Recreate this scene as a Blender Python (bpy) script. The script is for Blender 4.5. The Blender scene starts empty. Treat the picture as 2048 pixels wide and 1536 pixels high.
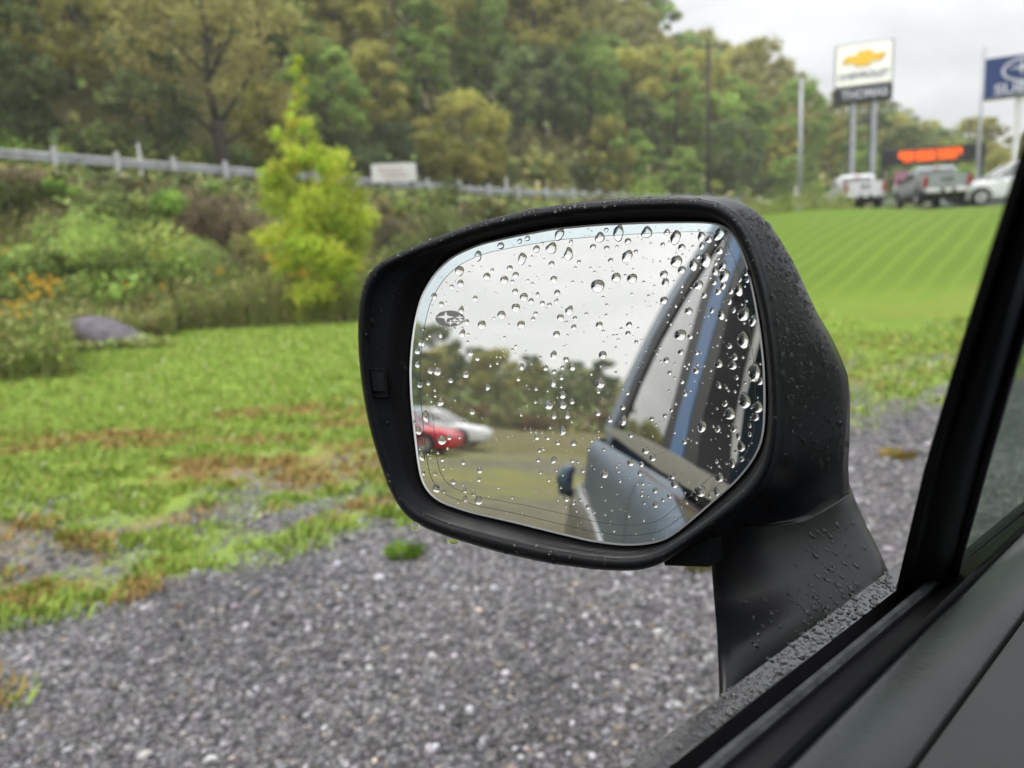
import bpy, math, random
import numpy as np
from mathutils import Vector, Matrix
from mathutils.bvhtree import BVHTree
random.seed(7); RNG = np.random.default_rng(11)
SC = bpy.context.scene
COL = SC.collection

# ------------------------------------------------------------------ camera
FPX = 1500.0
PITCH = math.radians(9.8); ROLL = 0.05
CAM = np.array([0, 0, 1.35])
F_ = np.array([0, math.cos(PITCH), -math.sin(PITCH)])
U0 = np.array([0, math.sin(PITCH), math.cos(PITCH)]); R0 = np.array([1., 0, 0])
U_ = U0 * math.cos(ROLL) + R0 * math.sin(ROLL)
R_ = R0 * math.cos(ROLL) - U0 * math.sin(ROLL)
cd = bpy.data.cameras.new('camera'); cam = bpy.data.objects.new('camera', cd); COL.objects.link(cam)
cd.sensor_width = 36; cd.lens = FPX / 2048 * 36; cd.clip_start = 0.02; cd.clip_end = 3000
cd.dof.use_dof = True; cd.dof.focus_distance = 0.385; cd.dof.aperture_fstop = 7.6; cd.dof.aperture_blades = 0
m = Matrix.Identity(4)
for i in range(3):
    m[i][0] = R_[i]; m[i][1] = U_[i]; m[i][2] = -F_[i]; m[i][3] = CAM[i]
cam.matrix_world = m
SC.camera = cam

# ------------------------------------------------------------------ sky and light
W = bpy.data.worlds.new('World'); SC.world = W; W.use_nodes = True
nt = W.node_tree; nt.nodes.clear()
def N(t, ty, **kw):
    n = t.nodes.new(ty)
    for k, v in kw.items(): setattr(n, k, v)
    return n
def setin(n, **kw):
    for k, v in kw.items(): n.inputs[k.replace('_', ' ')].default_value = v
sky = N(nt, 'ShaderNodeTexSky'); sky.sky_type = 'NISHITA'; sky.sun_disc = False
SUN_EL, SUN_AZ = math.radians(58), math.radians(250)
sky.sun_elevation = SUN_EL; sky.sun_rotation = SUN_AZ
tc = N(nt, 'ShaderNodeTexCoord'); sep = N(nt, 'ShaderNodeSeparateXYZ'); nt.links.new(tc.outputs['Generated'], sep.inputs[0])
# cloud deck: project the view direction on a plane overhead
mz = N(nt, 'ShaderNodeMath', operation='MAXIMUM'); nt.links.new(sep.outputs[2], mz.inputs[0]); mz.inputs[1].default_value = 0.0
ad = N(nt, 'ShaderNodeMath', operation='ADD'); nt.links.new(mz.outputs[0], ad.inputs[0]); ad.inputs[1].default_value = 0.16
dv = N(nt, 'ShaderNodeVectorMath', operation='DIVIDE'); nt.links.new(tc.outputs['Generated'], dv.inputs[0])
cmb = N(nt, 'ShaderNodeCombineXYZ'); [nt.links.new(ad.outputs[0], cmb.inputs[i]) for i in range(3)]; nt.links.new(cmb.outputs[0], dv.inputs[1])
nz = N(nt, 'ShaderNodeTexNoise'); setin(nz, Scale=1.7, Detail=6.0, Roughness=0.5, Distortion=0.35); nt.links.new(dv.outputs[0], nz.inputs['Vector'])
cr = N(nt, 'ShaderNodeValToRGB'); nt.links.new(nz.outputs[0], cr.inputs[0])
cr.color_ramp.elements[0].position = 0.32; cr.color_ramp.elements[0].color = (0.70, 0.715, 0.75, 1)
cr.color_ramp.elements[1].position = 0.68; cr.color_ramp.elements[1].color = (1.07, 1.07, 1.07, 1)
cie = N(nt, 'ShaderNodeMath', operation='MULTIPLY_ADD'); pw = N(nt, 'ShaderNodeMath', operation='POWER'); nt.links.new(mz.outputs[0], pw.inputs[0]); pw.inputs[1].default_value = 1.6
nt.links.new(pw.outputs[0], cie.inputs[0]); cie.inputs[1].default_value = 19.0; cie.inputs[2].default_value = 5.8
vs = N(nt, 'ShaderNodeVectorMath', operation='SCALE'); nt.links.new(cr.outputs[0], vs.inputs[0]); nt.links.new(cie.outputs[0], vs.inputs['Scale'])
mx = N(nt, 'ShaderNodeMixRGB'); mx.inputs[0].default_value = 0.93
nt.links.new(sky.outputs[0], mx.inputs[1]); nt.links.new(vs.outputs[0], mx.inputs[2])
bg = N(nt, 'ShaderNodeBackground'); nt.links.new(mx.outputs[0], bg.inputs[0]); bg.inputs[1].default_value = 0.12
wo = N(nt, 'ShaderNodeOutputWorld'); nt.links.new(bg.outputs[0], wo.inputs[0])
sl = bpy.data.lights.new('sun', 'SUN'); so = bpy.data.objects.new('sun', sl); COL.objects.link(so)
sl.energy = 1.5; sl.angle = math.radians(25); sl.color = (1.0, 0.97, 0.92)
sdir = Vector((math.sin(SUN_AZ) * math.cos(SUN_EL), math.cos(SUN_AZ) * math.cos(SUN_EL), math.sin(SUN_EL)))
so.rotation_euler = sdir.to_track_quat('Z', 'Y').to_euler()
SC.view_settings.view_transform = 'Standard'; SC.view_settings.look = 'None'
SC.view_settings.exposure = 0.2; SC.view_settings.gamma = 1.0; SC.view_settings.use_curve_mapping = False
SC.cycles.use_denoising = True; SC.cycles.use_adaptive_sampling = True; SC.cycles.adaptive_threshold = 0.015
SC.cycles.max_bounces = 10; SC.cycles.glossy_bounces = 5; SC.cycles.transmission_bounces = 8
SC.cycles.transparent_max_bounces = 8; SC.cycles.diffuse_bounces = 3
SC.cycles.caustics_reflective = False; SC.cycles.caustics_refractive = False
SC.cycles.sample_clamp_indirect = 6.0; SC.cycles.volume_bounces = 1

# ------------------------------------------------------------------ geometry helpers
def ray(x, y): return F_ + R_ * (x - 1024) / FPX - U_ * (y - 768) / FPX
def at(x, y, d): return CAM + ray(x, y) * d
def plane(x, y, n, q):
    d = ray(x, y); return CAM + d * (((q - CAM) @ n) / (d @ n))
def proj(P):
    d = np.asarray(P) - CAM; z = d @ F_
    return 1024 + FPX * (d @ R_) / z, 768 - FPX * (d @ U_) / z, z
YA = math.radians(47)
FW = np.array([math.sin(YA), math.cos(YA), 0]); LF = np.array([-math.cos(YA), math.sin(YA), 0]); UP = np.array([0, 0, 1.])
def wor(a, l, z): return CAM + FW * a + LF * l + UP * z            # car coordinates: ahead, out to the left, up, from the eye
def car(P): d = np.asarray(P) - CAM; return d @ FW, d @ LF, d[2]
_d = ray(1120, 835); _d = _d / np.linalg.norm(_d)
MN = -FW - _d; MN = MN / np.linalg.norm(MN)                         # mirror normal
MC = CAM + ray(1180, 770) * 0.38
MX = np.cross(UP, MN); MX /= np.linalg.norm(MX); MY = np.cross(MN, MX)
def mun(x, y, pn, pq):                                              # where a line of sight bent by the mirror meets a plane
    dd = ray(x, y); H = CAM + dd * (((MC - CAM) @ MN) / (dd @ MN)); r = dd - 2 * (dd @ MN) * MN
    return H + r * (((pq - H) @ pn) / (r @ pn))

def link(o, parent=None):
    COL.objects.link(o)
    if parent is not None: o.parent = parent
    return o
def tag(o, label=None, cat=None, group=None, kind=None):
    if label: o['label'] = label
    if cat: o['category'] = cat
    if group: o['group'] = group
    if kind: o['kind'] = kind
    return o
def empty(name, loc=(0, 0, 0), rz=0, label=None, cat=None, group=None):
    o = bpy.data.objects.new(name, None); link(o); o.location = loc; o.rotation_euler = (0, 0, rz); o.empty_display_size = .2
    return tag(o, label, cat, group)
def mesh_np(name, V, Fc, mats, smooth=False, attrs=None, matidx=None):
    V = np.asarray(V, dtype=np.float32); me = bpy.data.meshes.new(name)
    if isinstance(Fc, np.ndarray):
        k = Fc.shape[1]; n = len(Fc)
        me.vertices.add(len(V)); me.vertices.foreach_set('co', V.ravel())
        me.loops.add(n * k); me.loops.foreach_set('vertex_index', Fc.astype(np.int32).ravel())
        me.polygons.add(n); me.polygons.foreach_set('loop_start', np.arange(0, n * k, k, dtype=np.int32))
        me.update(calc_edges=True)
    else:
        me.from_pydata([tuple(map(float, v)) for v in V], [], [tuple(map(int, f)) for f in Fc]); me.update()
    for mt in (mats if isinstance(mats, (list, tuple)) else [mats]): me.materials.append(mt)
    if matidx is not None: me.polygons.foreach_set('material_index', np.asarray(matidx, dtype=np.int32))
    if smooth is True: me.polygons.foreach_set('use_smooth', np.ones(len(me.polygons), dtype=bool))
    for nm, (ty, dom, arr) in (attrs or {}).items():
        a = me.attributes.new(nm, ty, dom)
        a.data.foreach_set('color' if 'COLOR' in ty else 'value', np.asarray(arr, dtype=np.float32).ravel())
    return me
def obj(name, me, parent=None): return link(bpy.data.objects.new(name, me), parent)

class MB:                                                            # collects shapes into one mesh
    def __init__(s): s.v = []; s.f = []
    def add(s, V, Fc):
        b = len(s.v); s.v += [tuple(v) for v in V]; s.f += [tuple(i + b for i in f) for f in Fc]; return s
    def box(s, c, size, M=None, bev=0.0):
        c = np.array(c, float); h = np.array(size, float) / 2
        if bev <= 0:
            P = [c + h * np.array(q) for q in ((-1,-1,-1),(1,-1,-1),(1,1,-1),(-1,1,-1),(-1,-1,1),(1,-1,1),(1,1,1),(-1,1,1))]
            Fc = [(0,3,2,1),(4,5,6,7),(0,1,5,4),(1,2,6,5),(2,3,7,6),(3,0,4,7)]
        else:
            b = min(bev, h.min() * .9); ring = []
            for (zz, ins) in ((-1, b), (-1 + b / h[2], 0), (1 - b / h[2], 0), (1, b)):
                hx, hy = h[0] - ins, h[1] - ins
                for sx, sy in ((-1,-1),(1,-1),(1,1),(-1,1)):
                    for t in range(2):
                        first = (sx * sy > 0) == (t == 0)
                        dx = (b if first else 0) ; dy = (0 if first else b)
                        if not ins == 0: dx *= .6; dy *= .6
                        ring.append(c + np.array([sx * (hx - dx), sy * (hy - dy), zz * h[2]]))
            P = ring; Fc = []
            for k in range(3):
                for i in range(8): j = (i + 1) % 8; Fc.append((k*8+i, k*8+j, k*8+8+j, k*8+8+i))
            Fc += [tuple(range(7, -1, -1)), tuple(range(24, 32))]
        if M is not None: P = [np.array(M @ Vector(p)) for p in P]
        return s.add(P, Fc)
    def tube(s, pts, rads, n=8, cap=True):
        pts = [np.array(p, float) for p in pts]
        if not hasattr(rads, '__len__'): rads = [rads] * len(pts)
        V = []; prev = None
        for i, p in enumerate(pts):
            t = pts[min(i + 1, len(pts) - 1)] - pts[max(i - 1, 0)]; t = t / (np.linalg.norm(t) + 1e-12)
            if prev is None: prev = np.array([1., 0, 0]) if abs(t[0]) < .8 else np.array([0, 1., 0])
            a = prev - t * (prev @ t); a /= np.linalg.norm(a); b = np.cross(t, a); prev = a
            for k in range(n):
                th = 2 * math.pi * k / n; V.append(p + rads[i] * (a * math.cos(th) + b * math.sin(th)))
        Fc = []
        for i in range(len(pts) - 1):
            for k in range(n): j = (k + 1) % n; Fc.append((i*n+k, i*n+j, i*n+n+j, i*n+n+k))
        if cap: Fc += [tuple(range(n - 1, -1, -1)), tuple(range((len(pts) - 1) * n, len(pts) * n))]
        return s.add(V, Fc)
    def loft(s, rings, cap=True, closed=True):
        n = len(rings[0]); V = [p for r in rings for p in r]; Fc = []
        for i in range(len(rings) - 1):
            for k in range(n if closed else n - 1): j = (k + 1) % n; Fc.append((i*n+k, i*n+j, i*n+n+j, i*n+n+k))
        if cap: Fc += [tuple(range(n - 1, -1, -1)), tuple(range((len(rings) - 1) * n, len(rings) * n))]
        return s.add(V, Fc)
    def build(s, name, mat, parent=None, smooth=False):
        me = mesh_np(name, s.v, s.f, mat, smooth); me.validate()
        if smooth == 'auto':
            me.polygons.foreach_set('use_smooth', np.ones(len(me.polygons), dtype=bool))
            me.set_sharp_from_angle(angle=math.radians(35))
        return obj(name, me, parent)
def smooth01(a, b, x):
    t = np.clip((np.asarray(x, float) - a) / (b - a), 0, 1); return t * t * (3 - 2 * t)
_perm = RNG.random((256, 256))
def vnoise(x, y):
    xi = np.floor(x).astype(int); yi = np.floor(y).astype(int); fx = x - xi; fy = y - yi
    fx = fx * fx * (3 - 2 * fx); fy = fy * fy * (3 - 2 * fy)
    g = lambda i, j: _perm[i % 256, j % 256]
    return (g(xi, yi) * (1 - fx) + g(xi + 1, yi) * fx) * (1 - fy) + (g(xi, yi + 1) * (1 - fx) + g(xi + 1, yi + 1) * fx) * fy
def fbm(x, y, o=4):
    s = 0; a = .5; t = 0
    for k in range(o): s = s + a * vnoise(x * 2 ** k + 17.3 * k, y * 2 ** k + 5.1 * k); t += a; a *= .5
    return s / t

# ------------------------------------------------------------------ materials
def mat(name, color, rough=0.6, metal=0.0, noise=None, bump=None, spec=None, coat=0.0, emit=None, trans=None, ior=1.45):
    m_ = bpy.data.materials.new(name); m_.use_nodes = True; t = m_.node_tree; b = t.nodes['Principled BSDF']
    b.inputs['Base Color'].default_value = (*color, 1); b.inputs['Roughness'].default_value = rough; b.inputs['Metallic'].default_value = metal
    b.inputs['IOR'].default_value = ior
    if coat: b.inputs['Coat Weight'].default_value = coat; b.inputs['Coat Roughness'].default_value = 0.04
    if spec is not None: b.inputs['Specular IOR Level'].default_value = spec
    if trans: b.inputs['Transmission Weight'].default_value = trans
    if emit: b.inputs['Emission Color'].default_value = (*emit[0], 1); b.inputs['Emission Strength'].default_value = emit[1]
    tco = N(t, 'ShaderNodeTexCoord')
    if noise:   # (scale, amount, detail)
        nn = N(t, 'ShaderNodeTexNoise'); setin(nn, Scale=noise[0], Detail=float(noise[2]) if len(noise) > 2 else 5.0); t.links.new(tco.outputs['Object'], nn.inputs['Vector'])
        r_ = N(t, 'ShaderNodeMapRange'); setin(r_, From_Min=0.3, From_Max=0.7, To_Min=1 - noise[1], To_Max=1 + noise[1]); t.links.new(nn.outputs[0], r_.inputs[0])
        s_ = N(t, 'ShaderNodeVectorMath', operation='SCALE'); s_.inputs[0].default_value = color; t.links.new(r_.outputs[0], s_.inputs['Scale']); t.links.new(s_.outputs[0], b.inputs['Base Color'])
    if bump:    # (scale, strength, distance)
        nn = N(t, 'ShaderNodeTexNoise'); setin(nn, Scale=bump[0], Detail=3.0); t.links.new(tco.outputs['Object'], nn.inputs['Vector'])
        bb = N(t, 'ShaderNodeBump'); setin(bb, Strength=bump[1], Distance=bump[2]); t.links.new(nn.outputs[0], bb.inputs['Height']); t.links.new(bb.outputs[0], b.inputs['Normal'])
    return m_
M = {}
M['housing'] = mat('textured_black_plastic', (0.006, 0.0068, 0.0085), 0.42, bump=(2600, 0.25, 0.0002), spec=0.16)
M['shell'] = mat('satin_black_shell', (0.0055, 0.006, 0.0075), 0.27, bump=(2600, 0.12, 0.0002), spec=0.24)
M['recess'] = mat('dark_recess_plastic', (0.004, 0.004, 0.005), 0.55, spec=.15)
M['wetblack'] = mat('wet_black_moulding', (0.022, 0.023, 0.025), 0.22, spec=0.7, bump=(500, .2, .0003), coat=.5)
M['rubber'] = mat('black_rubber', (0.007, 0.0072, 0.0085), 0.55, bump=(900, 0.3, 0.0004), spec=.18)
M['felt'] = mat('grey_felt_seal', (0.032, 0.034, 0.038), 0.75, noise=(160, 0.6), bump=(700, 0.6, 0.0006))  # lighter grey for the fuzzy strip on the seal ridge
M['doorcard'] = mat('grained_door_card', (0.023, 0.028, 0.0272), 0.40, bump=(420, 0.5, 0.0006), noise=(30, 0.12), spec=0.5)
M['doorcard2'] = mat('smooth_dash_end', (0.018, 0.021, 0.020), 0.45, bump=(420, 0.4, 0.0006))
M['mirror'] = mat('mirror_silver', (0.93, 0.92, 0.885), 0.0, 1.0)
M['mirror_rim'] = mat('sky_glint_white_edge', (0.88, 0.90, 0.89), 0.45)  # white base painted in for the sky's glint on the glass bevel
M['mirror_band'] = mat('tinted_mirror_border', (0.80, 0.89, 0.90), 0.02, 1.0)
M['etched'] = mat('etched_logo_grey', (0.20, 0.20, 0.185), 0.5, 0.3)
M['line'] = mat('heater_line', (0.05, 0.06, 0.06), 0.5)
M['water'] = mat('rain_water', (1, 1, 1), 0.0, trans=1.0, ior=1.333)
M['blue'] = mat('blue_pillar_paint', (0.028, 0.085, 0.20), 0.5, spec=.3)
M['cladding'] = mat('grey_brown_cladding', (0.085, 0.080, 0.068), 0.5, noise=(8, .3))
M['bodypaint'] = mat('grey_blue_metallic_paint', (0.085, 0.12, 0.165), 0.42, 0.25, spec=.35, noise=(130, 0.3), bump=(170, 0.5, 0.0016))
M['beltgrey'] = mat('wet_belt_trim', (0.20, 0.195, 0.17), 0.3, 0.5, noise=(90, 0.3), bump=(200, 0.5, 0.001))
M['trimgrey'] = mat('pillar_trim_grey', (0.6, 0.6, 0.57), 0.7)
M['seat'] = mat('dark_seat_cloth', (0.02, 0.021, 0.023), 0.9, bump=(400, .3, .001))
M['glassdark'] = mat('dark_tinted_glass', (0.012, 0.014, 0.015), 0.03, spec=1.0, ior=1.9)
M['steel'] = mat('galvanised_steel', (0.40, 0.42, 0.44), 0.5, 0.35, noise=(3, 0.25))
M['poststeel'] = mat('bright_steel_post', (0.55, 0.57, 0.60), 0.55, 0.1, noise=(4, 0.2))
M['polegrey'] = mat('pole_grey', (0.42, 0.43, 0.46), 0.5, 0.2, noise=(1.5, .15))
M['poledark'] = mat('pole_dark', (0.06, 0.065, 0.07), 0.5)
M['whitepaint'] = mat('white_sign_paint', (0.72, 0.72, 0.70), 0.5, noise=(2, 0.08))
M['carwhite'] = mat('white_car_paint', (0.72, 0.74, 0.75), 0.3, coat=0.5)
M['cargrey'] = mat('grey_green_truck_paint', (0.30, 0.33, 0.33), 0.35, 0.4, coat=0.5)
M['carred'] = mat('red_car_paint', (0.50, 0.015, 0.035), 0.35, coat=0.3)
M['tyre'] = mat('tyre_rubber', (0.016, 0.016, 0.017), 0.8)
M['rim'] = mat('alloy', (0.55, 0.56, 0.58), 0.35, 0.7)
M['chrome'] = mat('chrome_bumper', (0.65, 0.66, 0.64), 0.22, 0.9)
M['blacktrim'] = mat('black_car_trim', (0.014, 0.014, 0.015), 0.6, spec=.2)
M['redlamp'] = mat('red_lamp_lens', (0.42, 0.02, 0.025), 0.25)
M['lamp'] = mat('clear_lamp_lens', (0.65, 0.65, 0.66), 0.15)
M['asphalt'] = mat('asphalt', (0.055, 0.055, 0.058), 0.85, noise=(1.2, 0.2), bump=(60, 0.4, 0.01))
M['bark'] = mat('bark', (0.055, 0.045, 0.036), 0.9, noise=(3, 0.4), bump=(14, 0.8, 0.03))
M['rock'] = mat('wet_grey_rock', (0.135, 0.12, 0.14), 0.75, noise=(6, 0.35), bump=(25, 0.8, 0.05))
M['signface'] = mat('lit_sign_face', (0.85, 0.85, 0.78), 0.4, emit=((1.0, 1.0, 0.86), 0.30))
M['gold'] = mat('gold_emblem', (0.70, 0.42, 0.03), 0.4, emit=((1.0, 0.60, 0.04), 0.35))
M['goldedge'] = mat('gold_emblem_edge', (0.36, 0.22, 0.03), 0.4, emit=((1.0, 0.5, 0.04), 0.12))
M['navy'] = mat('navy_sign_face', (0.010, 0.035, 0.16), 0.3)
M['signblack'] = mat('black_sign_panel', (0.012, 0.013, 0.018), 0.45)
M['silver'] = mat('silver_lettering', (0.62, 0.64, 0.70), 0.4, 0.2)
M['greyletter'] = mat('grey_blue_lettering', (0.12, 0.15, 0.25), 0.5)
M['led'] = mat('orange_led', (0.8, 0.12, 0.01), 0.4, emit=((1.0, 0.13, 0.005), 3.2))
M['rust'] = mat('faded_red_print', (0.45, 0.25, 0.23), 0.6)
M['pink'] = mat('pink_print', (0.42, 0.17, 0.25), 0.6)
M['yellowpole'] = mat('yellow_marker', (0.62, 0.50, 0.08), 0.5)
def quarter_glass_mat():
    m_ = bpy.data.materials.new('clear_quarter_glass'); m_.use_nodes = True; t = m_.node_tree; t.nodes.clear()
    o = N(t, 'ShaderNodeOutputMaterial'); tr = N(t, 'ShaderNodeBsdfTransparent'); tr.inputs[0].default_value = (0.62, 0.68, 0.62, 1)
    gl = N(t, 'ShaderNodeBsdfGlossy'); gl.inputs['Roughness'].default_value = 0.03; fr = N(t, 'ShaderNodeFresnel'); fr.inputs[0].default_value = 1.12
    fm = N(t, 'ShaderNodeMath', operation='MULTIPLY'); t.links.new(fr.outputs[0], fm.inputs[0]); fm.inputs[1].default_value = .12
    mxx = N(t, 'ShaderNodeMixShader'); t.links.new(fm.outputs[0], mxx.inputs[0]); t.links.new(tr.outputs[0], mxx.inputs[1]); t.links.new(gl.outputs[0], mxx.inputs[2]); t.links.new(mxx.outputs[0], o.inputs[0]); return m_
M['qglass'] = quarter_glass_mat()
def leaf_mat(name, rough=0.55, transl=0.45):
    m_ = bpy.data.materials.new(name); m_.use_nodes = True; t = m_.node_tree; b = t.nodes['Principled BSDF']; o = t.nodes['Material Output']
    oi = N(t, 'ShaderNodeObjectInfo'); at_ = N(t, 'ShaderNodeAttribute', attribute_name='tint')
    hs = N(t, 'ShaderNodeHueSaturation'); t.links.new(oi.outputs['Color'], hs.inputs['Color'])
    sp = N(t, 'ShaderNodeSeparateColor'); t.links.new(at_.outputs['Color'], sp.inputs[0])
    t.links.new(sp.outputs[0], hs.inputs['Value']); t.links.new(sp.outputs[1], hs.inputs['Hue']); t.links.new(hs.outputs[0], b.inputs['Base Color'])
    b.inputs['Roughness'].default_value = rough; b.inputs['Specular IOR Level'].default_value = 0.2
    tl = N(t, 'ShaderNodeBsdfTranslucent'); t.links.new(hs.outputs[0], tl.inputs[0])
    mxx = N(t, 'ShaderNodeMixShader'); mxx.inputs[0].default_value = transl; t.links.new(b.outputs[0], mxx.inputs[1]); t.links.new(tl.outputs[0], mxx.inputs[2]); t.links.new(mxx.outputs[0], o.inputs[0]); return m_
M['leaf'] = leaf_mat('leaves')
def attr_mat(name, rough, spec=0.5):
    m_ = bpy.data.materials.new(name); m_.use_nodes = True; t = m_.node_tree; b = t.nodes['Principled BSDF']
    at_ = N(t, 'ShaderNodeAttribute', attribute_name='col'); t.links.new(at_.outputs['Color'], b.inputs['Base Color']); b.inputs['Roughness'].default_value = rough; b.inputs['Specular IOR Level'].default_value = spec
    return m_
M['stone'] = attr_mat('gravel_stone', 0.45)
M['blade'] = attr_mat('grass_blade', 0.55, 0.15)

# ------------------------------------------------------------------ damp air
def haze():
    m_ = bpy.data.materials.new('damp_air'); m_.use_nodes = True; t = m_.node_tree; t.nodes.clear(); o = N(t, 'ShaderNodeOutputMaterial'); v = N(t, 'ShaderNodeVolumePrincipled')
    v.inputs['Color'].default_value = (.93, .95, .97, 1); v.inputs['Density'].default_value = .0009; v.inputs['Anisotropy'].default_value = .2; t.links.new(v.outputs[0], o.inputs['Volume'])
    tag(MB().box((0, 0, 49), (4600, 4600, 100)).build('haze', m_), 'thin damp haze filling the valley air', 'haze', kind='stuff')
haze()
# ------------------------------------------------------------------ terrain
ROAD = np.array([(-190, -120, 9.5), (-70, -20, 6.5), (-16.3, 24.5, 4.75), (-0.4, 39, 3.95), (21, 55, 3.35), (60, 70, 2.8), (190, 100, 2.5)], float)
def road_d(x, y):
    x = np.asarray(x, float); y = np.asarray(y, float); best = np.full(x.shape, 1e9); sd = np.zeros(x.shape); rz = np.zeros(x.shape)
    for a, b in zip(ROAD[:-1], ROAD[1:]):
        dx, dy = b[0] - a[0], b[1] - a[1]; L2 = dx * dx + dy * dy
        t = np.clip(((x - a[0]) * dx + (y - a[1]) * dy) / L2, 0, 1)
        ex = x - (a[0] + t * dx); ey = y - (a[1] + t * dy); d = np.hypot(ex, ey)
        s = np.sign(dx * ey - dy * ex); k = d < best
        best = np.where(k, d, best); sd = np.where(k, s * d, sd); rz = np.where(k, a[2] + t * (b[2] - a[2]), rz)
    return sd, rz
AZ = [-180, -140, -120, -90, -60, -30, 0, 6, 10.2, 15, 19.7, 22.7, 27.3, 31.7, 36, 45, 90, 180]
HH = [0, 4, 14, 30, 42, 46, 46, 38, 28.5, 20.6, 19.5, 14.3, 11.5, 7.5, 6, 4, 2, 0]
def height(x, y):
    x = np.asarray(x, float); y = np.asarray(y, float)
    d, rz = road_d(x, y); az = np.degrees(np.arctan2(x, y)); r = np.hypot(x, y)
    lot = np.interp(y, [10.5, 12, 14, 17, 20, 23, 26, 30, 36, 44, 55, 80], [0, .06, .33, .95, 1.5, 1.9, 2.14, 2.32, 2.52, 2.8, 3.1, 3.1]) * smooth01(0.5, 9, x - 0.12 * (y - 15))
    emb = rz * smooth01(-10.5, -0.9, d)
    h = np.maximum(lot, emb)
    hill = np.interp(az, AZ, HH)
    tt = np.clip((d - 8) / 78.0, 0, 1); h = np.where(d > 8, rz + hill * (1 - (1 - tt) ** 1.5) * smooth01(-.1, .12, tt), h)
    back = np.interp(az, [-180, -150, -135, -118, -100, -80], [0.3, .6, 1.5, 4.5, 4, 0]) * smooth01(48, 110, r)
    h = np.where(d < -10, h + back, h)
    h = h + (fbm(x * .25, y * .25, 3) - .5) * 0.5 * smooth01(14, 30, r) * (np.abs(d - 3.5) > 5.5)
    h = h + (fbm(x * 1.3 + 9, y * 1.3, 3) - .5) * 0.05
    return h
def hz(x, y): return float(height(np.array([x]), np.array([y]))[0])
def cover_masks(x, y):
    c = y - (4.15 + 0.60 * x) + (fbm(x * .9 + 3, y * .9 + 1, 4) - .5) * 1.9
    r = np.hypot(x, y)
    n = fbm(x * 2.3, y * 2.3 + 40, 4)
    g = smooth01(-0.45, 0.5, c + (n - .5) * (2.4 - 1.2 * smooth01(1.5, 3, x))) * np.clip(0.52 + 0.5 * smooth01(0.3, 3.8, c) + (n - .5) * 1.3 * (1 - smooth01(2.5, 4, c)), 0, 1)
    behind = smooth01(1.5, -4, y)
    patch = smooth01(.47, .60, fbm(x * .35 + 7, y * .35 + 2, 4))
    gb = np.maximum(patch * smooth01(9, 13, r), smooth01(22, 30, r))
    g = np.where(y < 0, gb * behind * (.45 + .5 * smooth01(.4, .6, n)), g)
    dn = fbm(x * .55 + 31, y * 1.3 + 11, 4)
    dry = smooth01(.47, .58, dn) * smooth01(0.0, 1.0, c) * (1 - smooth01(3.6, 5.4, c)) * 0.95
    dry = np.maximum(dry, smooth01(.64, .72, fbm(x * 1.7 + 5, y * 2.0 + 3, 3)) * (1 - smooth01(1.2, 2.6, c)) * .9)
    dry = dry * (1 - .8 * smooth01(1.5, 3.5, x) * (y > 0))
    dry = np.where(y < 0, np.clip(.22 + smooth01(.35, .7, dn) * .35, 0, 1), dry)
    return g, dry, c
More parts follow.
